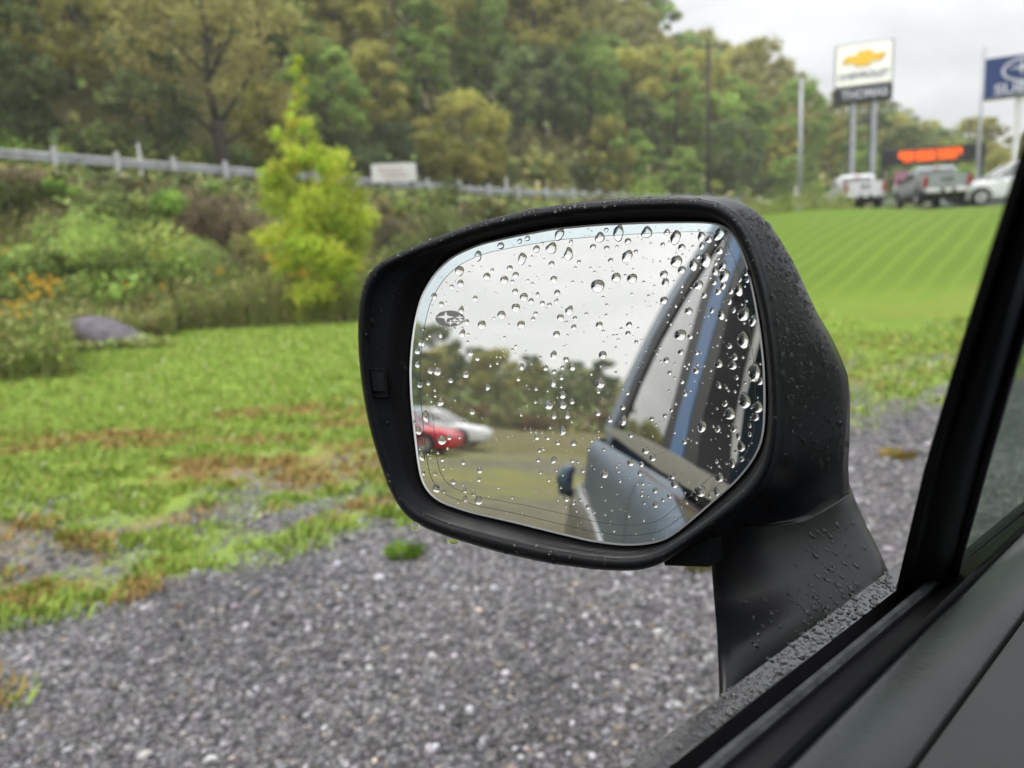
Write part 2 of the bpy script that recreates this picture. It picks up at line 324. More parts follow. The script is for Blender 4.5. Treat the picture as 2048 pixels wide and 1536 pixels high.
def build_terrain():
    az = np.radians(np.concatenate([np.linspace(-180, -52, 150, endpoint=False), np.linspace(-52, 48, 420, endpoint=False), np.linspace(48, 180, 110, endpoint=False)]))
    rr = np.concatenate([[0.0], 0.9 * (2200 / 0.9) ** (np.linspace(0, 1, 330) ** 0.92)])
    A, R = np.meshgrid(az, rr); X = R * np.sin(A); Y = R * np.cos(A); Z = height(X, Y)
    g, dry, c = cover_masks(X, Y); d, rz = road_d(X, Y)
    wild = smooth01(-11.5, -9.5, d) * (1 - smooth01(0, 5, X)) + (d > 7.8)
    weeds = np.clip(wild, 0, 1) + smooth01(22, 34, R) * (Y < 0) + .62 * (Y < 0)
    slope = smooth01(12.5, 16, Y) * smooth01(2, 6, X) * (1 - smooth01(30, 34, Y))
    cd_ = np.stack([g, dry, np.clip(weeds, 0, 1), slope], -1).reshape(-1, 4)
    na = len(az); nr = len(rr); V = np.stack([X, Y, Z], -1).reshape(-1, 3)
    i, j = np.meshgrid(np.arange(nr - 1), np.arange(na), indexing='ij'); j2 = (j + 1) % na
    Q = np.stack([i * na + j, i * na + j2, (i + 1) * na + j2, (i + 1) * na + j], -1).reshape(-1, 4)[:, ::-1]
    m_ = bpy.data.materials.new('gravel_and_grass_ground'); m_.use_nodes = True; t = m_.node_tree; b = t.nodes['Principled BSDF']
    ge = N(t, 'ShaderNodeNewGeometry'); at_ = N(t, 'ShaderNodeAttribute', attribute_name='mask'); sp = N(t, 'ShaderNodeSeparateColor'); t.links.new(at_.outputs['Color'], sp.inputs[0])
    def ramp(src, stops):
        c_ = N(t, 'ShaderNodeValToRGB'); e = c_.color_ramp.elements
        while len(e) < len(stops): e.new(0.5)
        for k, (p_, col) in enumerate(stops): e[k].position = p_; e[k].color = (*col, 1)
        t.links.new(src, c_.inputs[0]); return c_.outputs[0]
    def noise(sc, det=5.0, rough=.5): 
        n_ = N(t, 'ShaderNodeTexNoise'); setin(n_, Scale=sc, Detail=det, Roughness=rough); t.links.new(ge.outputs['Position'], n_.inputs['Vector']); return n_.outputs[0]
    def mix(f, a, b_, mode='MIX'):
        x_ = N(t, 'ShaderNodeMixRGB', blend_type=mode)
        if isinstance(f, float): x_.inputs[0].default_value = f
        else: t.links.new(f, x_.inputs[0])
        for k, s_ in ((1, a), (2, b_)):
            if isinstance(s_, tuple): x_.inputs[k].default_value = (*s_, 1)
            else: t.links.new(s_, x_.inputs[k])
        return x_.outputs[0]
    vo = N(t, 'ShaderNodeTexVoronoi'); setin(vo, Scale=60.0); t.links.new(ge.outputs['Position'], vo.inputs['Vector'])
    spv = N(t, 'ShaderNodeSeparateColor'); t.links.new(vo.outputs['Color'], spv.inputs[0])
    grav = ramp(spv.outputs[0], [(0.0, (.045, .043, .047)), (.45, (.105, .10, .105)), (.8, (.21, .20, .205)), (1.0, (.40, .38, .37))])
    grav = mix(ramp(noise(0.9), [(.35, (0, 0, 0)), (.65, (.5, .5, .5))]), grav, (.075, .071, .076))
    green = ramp(noise(5.0, 8.0, .65), [(.25, (.17, .26, .035)), (.5, (.23, .34, .05)), (.75, (.31, .41, .075))])
    dryc = ramp(noise(7.0, 7.0, .6), [(.3, (.17, .12, .045)), (.55, (.30, .21, .07)), (.75, (.36, .30, .09))])
    green2 = mix(ramp(noise(0.5, 4.0), [(.42, (0, 0, 0)), (.62, (.55, .55, .55))]), green, (.21, .27, .05))
    # mown stripes on the bank: long bands running down the slope
    mp = N(t, 'ShaderNodeMapping'); mp.inputs['Rotation'].default_value = (0, 0, math.radians(38)); t.links.new(ge.outputs['Position'], mp.inputs[0])
    wv = N(t, 'ShaderNodeTexWave'); setin(wv, Scale=0.68, Distortion=1.3, Detail=3.0); wv.inputs['Detail Scale'].default_value = .6; t.links.new(mp.outputs[0], wv.inputs[0])
    stripe = ramp(wv.outputs[0], [(.2, (.088, .155, .011)), (.74, (.096, .165, .012)), (.99, (.130, .205, .020))])
    lawn = mix(0.5, green2, stripe)
    sepx = N(t, 'ShaderNodeSeparateXYZ'); t.links.new(ge.outputs['Position'], sepx.inputs[0]); fx = N(t, 'ShaderNodeMapRange'); setin(fx, From_Min=2.5, From_Max=5.5, To_Min=0.0, To_Max=0.75); t.links.new(sepx.outputs[0], fx.inputs[0])
    flat = ramp(noise(0.35, 5.0, .6), [(.35, (.10, .175, .013)), (.58, (.145, .22, .02)), (.75, (.19, .235, .035))])
    gg = mix(at_.outputs['Alpha'], mix(fx.outputs[0], green2, flat), mix(0.85, green2, stripe))
    gg = mix(sp.outputs[1], gg, dryc)
    soil = ramp(noise(2.0, 8.0, .65), [(.3, (.065, .066, .026)), (.55, (.125, .115, .044)), (.75, (.18, .155, .062))])
    cc = mix(sp.outputs[0], grav, gg); cc = mix(sp.outputs[2], cc, soil)
    t.links.new(cc, b.inputs['Base Color']); b.inputs['Roughness'].default_value = .8; b.inputs['Specular IOR Level'].default_value = .12
    hgt = N(t, 'ShaderNodeMath', operation='ADD'); t.links.new(vo.outputs['Distance'], hgt.inputs[0]); t.links.new(noise(40.0, 6.0), hgt.inputs[1])
    bb = N(t, 'ShaderNodeBump'); setin(bb, Strength=0.8, Distance=0.012); t.links.new(hgt.outputs[0], bb.inputs['Height']); t.links.new(bb.outputs[0], b.inputs['Normal'])
    me = mesh_np('ground', V, Q, m_, True, {'mask': ('FLOAT_COLOR', 'POINT', cd_)})
    tag(obj('ground', me), kind='structure')
build_terrain()
# the road strip behind the guardrail
def road_mesh():
    pts = []
    for a, b in zip(ROAD[:-1], ROAD[1:]):
        n = max(2, int(np.hypot(*(b - a)[:2]) / 4))
        for k in range(n): pts.append(a + (b - a) * k / n)
    pts.append(ROAD[-1]); pts = np.array(pts); rings = []
    for i, p_ in enumerate(pts):
        t_ = pts[min(i + 1, len(pts) - 1)] - pts[max(i - 1, 0)]; t_ = t_[:2] / np.hypot(*t_[:2]); nrm = np.array([-t_[1], t_[0]])
        rings.append([(*(p_[:2] + nrm * o), p_[2] + .06 + dz) for o, dz in ((0.5, -.25), (0.5, 0), (7.2, 0), (7.2, -.25))])
    tag(MB().loft(rings, cap=False, closed=False).build('road', M['asphalt']), kind='structure')
    rings = []
    for i, p_ in enumerate(pts):
        t_ = pts[min(i + 1, len(pts) - 1)] - pts[max(i - 1, 0)]; t_ = t_[:2] / np.hypot(*t_[:2]); nrm = np.array([-t_[1], t_[0]])
        rings.append([(*(p_[:2] + nrm * o), p_[2] + .066) for o in (1.0, 1.12)])
    tag(MB().loft(rings, cap=False, closed=False).build('road_edge_line', M['whitepaint']), kind='structure')
road_mesh()
xs = np.linspace(9, 70, 40)
lotm = MB().loft([[(x, y, hz(x, y) + .03) for y in np.linspace(35, 50, 8)] for x in xs], cap=False, closed=False)
tag(lotm.build('parking_lot', M['asphalt']), kind='structure')

# ------------------------------------------------------------------ gravel stones and grass blades (uncountable)
ico = np.array([(0,0,1),(.894,0,.447),(.276,.851,.447),(-.724,.526,.447),(-.724,-.526,.447),(.276,-.851,.447),(.724,.526,-.447),(-.276,.851,-.447),(-.894,0,-.447),(-.276,-.851,-.447),(.724,-.526,-.447),(0,0,-1)])
icf = np.array([(0,1,2),(0,2,3),(0,3,4),(0,4,5),(0,5,1),(1,6,2),(2,7,3),(3,8,4),(4,9,5),(5,10,1),(6,7,2),(7,8,3),(8,9,4),(9,10,5),(10,6,1)])
def gravel():
    n = 62000; dep = np.exp(RNG.uniform(math.log(1.3), math.log(6.5), n)); u = RNG.uniform(-.8, .62, n)
    x = u * dep; y = dep
    g, dry, c = cover_masks(x, y); keep = (g < RNG.uniform(0.15, .9, n))
    x, y = x[keep], y[keep]; n = len(x)
    s = np.clip(RNG.lognormal(math.log(.0069), .44, n), .003, .021) * (0.75 + 0.12 * y)
    V = ico[None] * RNG.uniform(.62, 1.25, (n, 12, 1)); V = V * (s[:, None, None] * RNG.uniform(.6, 1.15, (n, 1, 3)) * np.array([1.1, 1.1, .72]))
    th = RNG.uniform(0, 2 * np.pi, n); c_, s_ = np.cos(th)[:, None], np.sin(th)[:, None]
    V = np.stack([V[..., 0] * c_ - V[..., 1] * s_, V[..., 0] * s_ + V[..., 1] * c_, V[..., 2]], -1)
    V[..., 0] += x[:, None]; V[..., 1] += y[:, None]; V[..., 2] += (height(x, y) + s * .25)[:, None]
    Q = (icf[None] + (np.arange(n) * 12)[:, None, None]).reshape(-1, 3)
    br = np.exp(RNG.normal(math.log(.12), .48, n)) * (.62 + .76 * fbm(x * 1.6, y * 1.6, 3)); br = np.where(RNG.random(n) < .05, RNG.uniform(.3, .55, n), br); br = np.clip(br, .02, .55)
    tint = np.array([1.0, .96, 1.0])[None] + RNG.normal(0, .03, (n, 3)); tan_ = (RNG.random(n) < .07)[:, None]
    col = br[:, None] * np.where(tan_, np.array([1.15, .98, .78])[None], tint); col = np.concatenate([col, np.ones((n, 1))], 1)
    me = mesh_np('gravel', V.reshape(-1, 3), Q, M['stone'], False, {'col': ('FLOAT_COLOR', 'FACE', np.repeat(col, len(icf), 0))})
    tag(obj('gravel', me), 'loose grey and white gravel stones spread beside the vehicle', 'gravel', kind='stuff')
gravel()
def grass():
    n = 330000; dep = np.exp(RNG.uniform(math.log(2.2), math.log(19), n)); u = RNG.uniform(-.78, .72, n)
    x = u * dep; y = dep; g, dry, c = cover_masks(x, y); d, rz = road_d(x, y)
    cl = fbm(x * 5.5, y * 5.5, 3)
    keep = (g * smooth01(.34, .58, cl + .16 * smooth01(1.5, 3.5, c)) * (1 - smooth01(3, 6, x) * smooth01(2.2, 3.4, c)) > RNG.uniform(0.02, .9, n)) & (d < -8)
    x, y, dry, c, cl, dep = [q[keep] for q in (x, y, dry, c, cl, dep)]; n = len(x)
    hgt = RNG.uniform(.018, .05, n) * (1 + .5 * smooth01(.5, .7, cl)) * (0.8 + .05 * dep) * np.where(c > 5, .8, 1); w = RNG.uniform(.0025, .006, n) * (0.7 + .17 * dep)
    th = RNG.uniform(0, 2 * np.pi, n); ln = RNG.uniform(.2, 1.1, n) * hgt; z = height(x, y)
    bx, by = np.cos(th), np.sin(th); px_, py_ = -by, bx
    P0 = np.stack([x - px_ * w, y - py_ * w, z - .004], -1); P1 = np.stack([x + px_ * w, y + py_ * w, z - .004], -1)
    P2 = np.stack([x + px_ * w * .7 + bx * ln * .4, y + py_ * w * .7 + by * ln * .4, z + hgt * .65], -1); P3 = np.stack([x + bx * ln, y + by * ln, z + hgt], -1)
    V = np.stack([P0, P1, P2, P3], 1).reshape(-1, 3); Q = (np.array([0, 1, 2, 3])[None] + (np.arange(n) * 4)[:, None])
    t = RNG.random((n, 1)); t = .5 + (t - .5) * (1 - .55 * smooth01(3, 6, c))[:, None]; ga = np.array([[.18, .29, .045]]) * (1 - t) + np.array([[.39, .50, .10]]) * t
    tt = RNG.random((n, 1)); da = np.array([[.26, .15, .05]]) * (1 - tt) + np.array([[.48, .36, .13]]) * tt
    isd = (RNG.random(n) < dry * .85 + .06)[:, None]; col = np.where(isd, da, ga); col = np.where((RNG.random(n) < .012)[:, None], np.array([[.55, .58, .42]]), col)
    col = np.concatenate([col, np.ones((n, 1))], 1)
    me = mesh_np('grass', V, Q, M['blade'], False, {'col': ('FLOAT_COLOR', 'FACE', col)})
    tag(obj('grass', me), 'short green grass with dry brown tufts between gravel and shrubs', 'grass', kind='stuff')
grass()

# ------------------------------------------------------------------ plants
def leaf_cloud(clumps, nleaf, size, up=.35, hue=.02, val=(.55, 1.35), elong=1.0, inner=.55):
    cl = np.asarray(clumps, float); w = cl[:, 3] * cl[:, 4]; w = w / w.sum() if False else (cl[:, 3] ** 2) / (cl[:, 3] ** 2).sum()
    k = RNG.choice(len(cl), nleaf, p=w); dirn = RNG.normal(size=(nleaf, 3)); dirn /= np.linalg.norm(dirn, axis=1)[:, None]
    rad = inner + (1 - inner) * RNG.random(nleaf) ** .6; rad *= 1 + .25 * RNG.normal(size=nleaf) * .5
    P = cl[k, :3] + dirn * (rad * cl[k, 3])[:, None] * np.stack([np.ones(nleaf), np.ones(nleaf), cl[k, 4]], 1)
    nr = dirn * .6 + RNG.normal(size=(nleaf, 3)) * .6 + np.array([0, 0, up]); nr /= np.linalg.norm(nr, axis=1)[:, None]
    a = np.cross(nr, RNG.normal(size=(nleaf, 3))); a /= np.linalg.norm(a, axis=1)[:, None]; b = np.cross(nr, a)
    s = size * RNG.uniform(.6, 1.35, nleaf)[:, None]
    V = np.stack([P - a * s * elong, P - b * s * .55, P + a * s * elong, P + b * s * .55], 1).reshape(-1, 3)
    Q = np.arange(nleaf * 4).reshape(-1, 4)
    cv = RNG.uniform(val[0], val[1], len(cl))[k] * RNG.uniform(.78, 1.25, nleaf); ch = .5 + RNG.normal(0, hue * .7, len(cl))[k] + RNG.normal(0, hue, nleaf)
    return V, Q, np.stack([cv, ch, cv, np.ones(nleaf)], 1)
def crown_mesh(name, clumps, nleaf, size, **kw):
    V, Q, T = leaf_cloud(clumps, nleaf, size, **kw)
    return mesh_np(name, V, Q, M['leaf'], False, {'tint': ('FLOAT_COLOR', 'FACE', T)})
def tree_clumps(h, rx, base, n, top=1.0, shape='round', small=1.0):
    out = []
    for _ in range(n):
        t = random.random(); z = base + (h - base) * t
        if shape == 'cone': w = rx * (1 - t) ** .8 * 1.05 + .12
        else: w = rx * math.sqrt(max(.05, 1 - (2 * t - .85) ** 2 / 1.5))
        th = random.random() * 6.283; r = w * (.35 + .65 * random.random() ** .5)
        s = rx * small * random.uniform(.2, .44) * (1.0 if shape != 'cone' else max(.35, 1 - .75 * t))
        out.append((r * math.cos(th), r * math.sin(th), z, s, random.uniform(.6, .95)))
    return out
def trunk_mesh(h, r, lean=.04, limbs=6, base=.35, spread=.45):
    b = MB(); pts = []; x = y = 0
    for k in range(7):
        t = k / 6; pts.append((x, y, -.4 + (h + .4) * t * .9)); x += random.uniform(-1, 1) * lean * h / 6; y += random.uniform(-1, 1) * lean * h / 6
    b.tube(pts, [r * (1.25 if k == 0 else 1 - .8 * k / 6) for k in range(7)], 7)
    for _ in range(limbs):
        t = random.uniform(base, .85); i = int(t * 6); p_ = np.array(pts[i]) * (1 - (t * 6 - i)) + np.array(pts[min(6, i + 1)]) * (t * 6 - i)
        th = random.random() * 6.283; L = h * spread * (1.1 - t) * random.uniform(.6, 1.1); q = p_ + np.array([math.cos(th) * L, math.sin(th) * L, L * random.uniform(.5, 1.0)])
        mid = (p_ + q) / 2 + np.array([0, 0, -.08 * L]); b.tube([p_, mid, q], [r * .42 * (1.1 - t), r * .25 * (1.1 - t), r * .05], 5)
    me = mesh_np('trunk', b.v, b.f, M['bark'], True); return me
KINDS = []
for k in range(7):
    H_ = [11, 12, 10, 13, 9, 11, 12][k]; rx = [3.6, 3.2, 4.0, 3.4, 3.6, 4.2, 2.9][k]
    airy = k in (1, 3, 5)
    cl = tree_clumps(H_, rx, H_ * (.3 if airy else .18), 44 if airy else 64, small=.6 if airy else .72)
    KINDS.append((crown_mesh('crown', cl, 3600 if airy else 6200, .19 if airy else .21, inner=.1, val=(.66, 1.28), hue=.009), trunk_mesh(H_, (.27 if airy else .2) + .02 * k, limbs=14 if airy else 7), H_, rx))
PAL = {'olive': (.37, .36, .10), 'yellowing': (.46, .44, .12), 'dark green': (.16, .21, .07), 'grey-green': (.25, .31, .13), 'bright green': (.31, .42, .11), 'brownish': (.32, .31, .13)}
def copy_tree(k, loc, s, rz, colr, label, cat, group):
    root = empty('tree', loc, rz, label, cat, group)
    root.scale = s
    c = obj('crown', KINDS[k][0], root); c.color = (*colr, 1)
    tr = obj('trunk', KINDS[k][1], root)
    return root
LAND = [(-400, 'past the left edge of view'), (120, 'over the left guardrail end'), (330, 'over the white marker post'), (520, 'left of the young tree'), (700, 'right of the young tree'),
        (840, 'over the white board'), (960, 'right of the white board'), (1080, 'over the yellow marker post'), (1250, 'over the mirror housing'), (1420, 'behind the thin brown pole'),
        (1560, 'left of the grey light pole'), (1680, 'right of the light pole'), (1800, 'right of the tall sign'), (1900, 'over the message board'), (2100, 'beside the navy sign'), (9999, 'past the right edge')]
def place_name(P):
    px, py, dep = proj(P)
    if dep < 0: return None
    nm = next(n for q, n in LAND if px < q)
    row = 'low on' if py > 250 else ('halfway up' if py > 60 else 'high on')
    return row, nm
def hill_trees():
    pts = []; tries = 0; cell = {}
    while tries < 60000 and len(pts) < 205:
        tries += 1; az = math.radians(random.uniform(-40, 36)); r = random.uniform(30, 142); x, y = r * math.sin(az), r * math.cos(az)
        d, rz = road_d(np.array([x]), np.array([y])); d = d[0]
        if d < 10.5 or d > 92: continue
        sp = 4.4 if d < 24 else (5.6 if d < 50 else 6.6)
        if any((x - a) ** 2 + (y - b) ** 2 < sp * sp for a, b, _ in pts): continue
        pts.append((x, y, d))
    pts.sort(key=lambda q: q[2])
    for (x, y, d) in pts:
        nfl = fbm(np.array([x * .06 + 3]), np.array([y * .06]), 3)[0]; az = math.degrees(math.atan2(x, y))
        wts = [(.36, 'olive'), (.28, 'yellowing'), (.12, 'dark green'), (.08, 'grey-green'), (.07, 'bright green'), (.09, 'brownish')]
        if d < 22: wts = [(.25, 'olive'), (.15, 'yellowing'), (.12, 'dark green'), (.12, 'grey-green'), (.36, 'bright green')]
        q = random.random(); kind = 'olive'
        for w_, n_ in wts:
            if q < w_: kind = n_; break
            q -= w_
        k = random.randrange(7); k = k - 1 if (k in (1, 3, 5) and (az > 15 or random.random() < .6)) else k; s = random.uniform(.8, 1.2) * (.62 if d < 17 else (.92 if d < 45 else 1.08))
        if az > 20: s *= .85
        z = hz(x, y); P = (x, y, z + KINDS[k][2] * s * .6); pn = place_name(P)
        c = np.array(PAL[kind]) * random.uniform(.8, 1.2)
        c_w = random.random(); size = ('small ' if s < .65 else ('tall ' if s > .98 else '')) + ('narrow ' if c_w < .33 else ('broad ' if c_w > .66 else ''))
        copy_tree(k, (x, y, z - .2), (s * (.82 + .4 * c_w), s * (.82 + .4 * c_w), s), random.random() * 6.28, c,
                  f'{size}{kind} tree {pn[0]} the hill, {pn[1]}', 'tree', 'trees on the wooded hillside')
    # the wood behind the car, seen in the mirror
    pts = []
    for _ in range(4000):
        az = math.radians(random.uniform(-163, -112)); r = random.uniform(70, 100); x, y = r * math.sin(az), r * math.cos(az)
        if any((x - a) ** 2 + (y - b) ** 2 < 19 for a, b in pts): continue
        pts.append((x, y))
        if len(pts) >= 86: break
    pts.sort(key=lambda q: math.hypot(*q))
    for i, (x, y) in enumerate(pts):
        az = math.degrees(math.atan2(x, y)); s = random.uniform(.62, .9) * float(np.interp(az, [-145, -128, -118], [.56, .80, 1.0]))
        k = random.choice([0, 2, 4, 6]); kind = random.choice(['olive', 'dark green', 'dark green', 'yellowing', 'olive']); rw = 'front row' if i < 30 else 'back rows'
        where = 'above the cars' if az > -124 else ('left of centre' if az > -134 else 'near the vehicle flank')
        copy_tree(k, (x, y, hz(x, y) - .2), (s * 1.05, s * 1.05, s), random.random() * 6.28, np.array(PAL[kind]) * random.uniform(.75, 1.0),
                  f'{kind} tree, {rw} of mirrored wood, {where}', 'tree', 'trees reflected in the mirror')
hill_trees()
def understory():
    def make(x, y, hgt, size, freq, name, label):
        n = len(x); P = np.stack([x, y, height(x, y) + hgt], -1)
        nr = RNG.normal(size=(n, 3)) * .7 + np.array([0, -.3, .5]); nr /= np.linalg.norm(nr, axis=1)[:, None]; a = np.cross(nr, RNG.normal(size=(n, 3))); a /= np.linalg.norm(a, axis=1)[:, None]; b_ = np.cross(nr, a)
        s_ = size[:, None]; V = np.stack([P - a * s_, P - b_ * s_ * .6, P + a * s_, P + b_ * s_ * .6], 1).reshape(-1, 3)
        pal = np.array([(.23, .25, .08), (.31, .29, .09), (.15, .20, .075), (.26, .34, .10), (.19, .16, .09)]); ci = (fbm(x * freq + 5, y * freq, 2) * 9).astype(int) % 5
        ci = np.where(RNG.random(n) < .4, RNG.integers(0, 5, n), ci); col = pal[ci] * RNG.uniform(.7, 1.25, (n, 1)); col = np.concatenate([col, np.ones((n, 1))], 1)
        tag(obj(name, mesh_np(name, V, np.arange(n * 4).reshape(-1, 4), M['blade'], False, {'col': ('FLOAT_COLOR', 'FACE', col)})), label, name.replace('_', ' '), kind='stuff')
    n = 60000; az = np.radians(RNG.uniform(-46, 44, n)); r = np.sqrt(RNG.uniform(28 ** 2, 175 ** 2, n)); x = r * np.sin(az); y = r * np.cos(az); d, rz = road_d(x, y)
    k = (d > 9.5) & (d < 112); x, y, r = x[k], y[k], r[k]; n = len(x)
    make(x, y, RNG.random(n) ** 1.5 * 3.2 * (.3 + 1.2 * fbm(x * .18, y * .18, 2)), RNG.uniform(.25, .5, n) * (.6 + r / 160), .12, 'undergrowth', 'mixed brush and saplings covering the wooded hillside floor')
    n = 70000; az = np.radians(RNG.uniform(-46, 30, n)); r = np.sqrt(RNG.uniform(14 ** 2, 60 ** 2, n)); x = r * np.sin(az); y = r * np.cos(az); d, rz = road_d(x, y)
    k = (d > -9.8) & (d < -1.6) & ((x < 9) | (d > -5)); x, y, r, d = x[k], y[k], r[k], d[k]; n = len(x)
    make(x, y, RNG.random(n) * .65 * (.3 + fbm(x * .6, y * .6, 2)) * (1 - .6 * smooth01(-4, -2, d)), RNG.uniform(.04, .09, n) * (.4 + r / 22), .5, 'ground_cover', 'low leafy creepers covering the bank below the guardrail')
    n = 34000; az = np.radians(RNG.uniform(-168, -108, n)); r = RNG.uniform(60, 104, n); x = r * np.sin(az); y = r * np.cos(az)
    make(x, y, RNG.random(n) * np.interp(r, [60, 66, 74, 104], [.5, 1.8, 4.5, 5.0]) * (.5 + .8 * fbm(x * .1, y * .1, 3)) * np.interp(np.degrees(az), [-168, -140, -115], [.75, .85, 1.0]), RNG.uniform(.2, .42, n), .12, 'undergrowth', 'brush filling the foot of the wood seen in the mirror')
understory()
# old tree with a dark bare trunk above the guardrail
x, y = at(437, 250, 37)[:2]; z = hz(x, y)
old = empty('tree', (x, y, z - .4), 0, 'old tree with thick dark forked trunk above the guardrail, left of the yellow-green tree', 'tree')
b = MB(); b.tube([(0, 0, 0), (.05, 0, 2.2), (-.05, 0, 4.2)], [.42, .34, .30], 9)
for (q, r_) in (([(-.05, 0, 4.1), (-.3, .1, 6.2), (-.1, 0, 8.5), (-.3, 0, 10.5)], .2), ([(-.05, 0, 3.9), (1.2, .2, 5.6), (2.4, .3, 7.4), (3.6, 0, 9)], .15), ([(0, 0, 3.4), (-1.3, -.2, 4.7), (-2.8, 0, 5.6)], .12), ([(0, 0, 3.0), (1.4, -.3, 3.6), (3.0, -.3, 4.3)], .1), ([(-.3, .1, 6.2), (1.0, 0, 8), (1.6, 0, 9.8)], .1), ([(-.3, .1, 6.4), (-2, 0, 8.2), (-3.4, 0, 9.0)], .09)):
    b.tube(q, [r_ * (1 - .8 * i / (len(q) - 1)) for i in range(len(q))], 7)
b.build('trunk', M['bark'], old, True)
c = obj('crown', crown_mesh('crown', tree_clumps(12.5, 4.6, 4.8, 60, small=.7), 5200, .17, inner=.15, val=(.75, 1.2), hue=.008), old); c.color = (.40, .37, .13, 1)

# the young yellow-green tree in front
x, y = at(640, 628, 17.5)[:2]; z = hz(x, y)
yt = empty('young_tree', (x, y, z), 0, 'young yellow-green pyramid-shaped tree standing at the edge of the lawn', 'tree')
trunk = obj('trunk', trunk_mesh(5.0, .06, .02, 12, .2, .3), yt)
cl = []
for (zz, w) in ((.15, .8), (.35, .95), (.7, 1.15), (1.1, 1.3), (1.5, 1.38), (1.9, 1.42), (2.3, 1.42), (2.7, 1.36), (3.1, 1.28), (3.5, 1.15), (3.9, .98), (4.2, .78), (4.5, .56), (4.75, .42), (5.0, .32), (5.25, .24), (5.5, .16), (5.72, .1)):
    for k in range(max(2, int((7.5 if zz > .8 else 13) * w))):
        th = random.random() * 6.283; r = w * (.12 + .72 * random.random() ** .7); cl.append((r * math.cos(th), r * math.sin(th), zz + random.uniform(-.2, .2), max(.12, .29 * w * random.uniform(.7, 1.15)), .9))
c = obj('crown', crown_mesh('crown', cl, 24000, .05, inner=.05, val=(.7, 1.3), hue=.016, elong=1.2), yt); c.color = (.50, .58, .07, 1)

def bush(name, px, py_top, dep, w, colr, label, cat='shrub', group=None, n=18, nleaf=2600, size=.07, hue=.012, sink=.15, flat=.85, asym=0.0, depthr=.7, val=(.6, 1.35), P=None, h=None):
    if P is None: P = at(px, py_top, dep)
    x, y = P[0], P[1]; z = hz(x, y)
    if h is None: h = max(.7, P[2] - z)
    h += sink
    root = empty(name, (x, y, z - sink), 0, label, cat, group); cl = []
    for k in range(n):
        th = random.random() * 6.283; r = math.sqrt(random.random()) * .85; cx_ = r * math.cos(th) * w / 2; cy_ = r * math.sin(th) * w / 2 * depthr
        s = min(w, h) * random.uniform(.2, .32); top = h * math.sqrt(max(.05, 1 - r * r)) * (1 + asym * cx_ / (w / 2))
        cl.append((cx_, cy_, max(s * .4, top * random.uniform(.35, 1.0) - s * .7), s, flat))
    c = obj('foliage', crown_mesh('foliage', cl, nleaf, size, inner=.3, hue=hue, val=val), root); c.color = (*colr, 1)
    b = MB()
    for k in range(5):
        th = random.random() * 6.283; b.tube([(0, 0, -.2), (math.cos(th) * w * .15, math.sin(th) * w * .15, h * .35), (math.cos(th) * w * .3, math.sin(th) * w * .22, h * .7)], [.03, .02, .006], 5)
    b.build('stem', M['bark'], root, True)
    return root
VG = (.33, .44, .11)
bush('vine_mound', 200, 402, 18.8, 6.4, VG, 'largest hump of green creeping vine on the bank behind the grey boulder', 'vine', n=80, nleaf=17000, size=.072, flat=.75, asym=-.12, val=(.40, 1.5))
bush('vine_mound', 30, 470, 17.8, 3.6, (.26, .35, .09), 'hump of green vine at the far left edge behind yellow flowers', 'vine', n=30, nleaf=5200, size=.08, val=(.45, 1.4))
bush('vine_mound', 415, 485, 18.8, 2.8, (.32, .39, .12), 'low pale green vine hump just left of the young tree', 'vine', n=26, nleaf=4200, size=.07)
bush('vine_mound', 318, 345, 22.4, 1.5, (.30, .44, .08), 'bright green vine climbing to the guardrail beside the white marker post', 'vine', n=16, nleaf=2800, size=.065)
bush('shrub', 225, 335, 22.0, 1.7, (.10, .095, .042), 'round dark brown-olive shrub below the guardrail, left of the marker post', n=18, nleaf=3000, size=.055)
bush('shrub', 120, 362, 21.6, 2.4, (.27, .42, .08), 'low bright green shrub below the left part of the guardrail', n=18, nleaf=2800, size=.07)
bush('shrub', 2, 325, 19.6, 1.4, (.11, .135, .035), 'dark olive shrub cut by the left edge of the view', n=18, nleaf=2600, size=.065)
bush('shrub', 430, 358, 22.6, 2.7, (.27, .20, .13), 'brown-pink dried shrub under the guardrail left of the young tree', n=26, nleaf=4200, size=.055)
bush('shrub', 475, 430, 20.2, 2.0, (.25, .24, .08), 'olive shrub with dry leaves between vine hump and young tree', n=18, nleaf=2800, size=.06)
bush('shrub', 790, 388, 25.0, 2.2, (.10, .085, .05), 'dark brown thorny shrub just right of the young tree', n=18, nleaf=2800, size=.055)
bush('shrub', 885, 335, 25.4, 1.9, (.18, .21, .07), 'tall dark green shrub rising in front of the white board', n=20, nleaf=3200, size=.065)
bush('shrub', 975, 392, 26.5, 2.2, (.25, .32, .09), 'light green shrub above the top left of the mirror', n=18, nleaf=2600, size=.07)
bush('shrub', 815, 455, 20.8, 2.8, (.23, .28, .08), 'mid green shrub right of the young tree, above the mirror corner', n=22, nleaf=3200, size=.06)
bush('shrub', 700, 500, 18.5, 1.9, (.24, .29, .07), 'low green shrub at the foot of the young tree on its right', n=16, nleaf=2400, size=.055)
bush('shrub', 1205, 352, 31.5, 6.0, (.23, .22, .10), 'wide brown-olive mound of shrub just above the mirror top', n=40, nleaf=6400, size=.085, asym=.05)
bush('shrub', 1310, 346, 33.5, 3.6, (.30, .42, .08), 'bright green shrub behind the right end of the brown mound', n=20, nleaf=3000, size=.085)
bush('shrub', 1095, 385, 30.5, 2.0, (.18, .23, .055), 'small green shrub by the yellow marker post', n=14, nleaf=2000, size=.08)
BANKC = [('olive', (.25, .25, .085)), ('leafy green', (.26, .34, .09)), ('dull brown', (.24, .19, .11)), ('pale green', (.33, .39, .13)), ('dark green', (.15, .19, .07))]
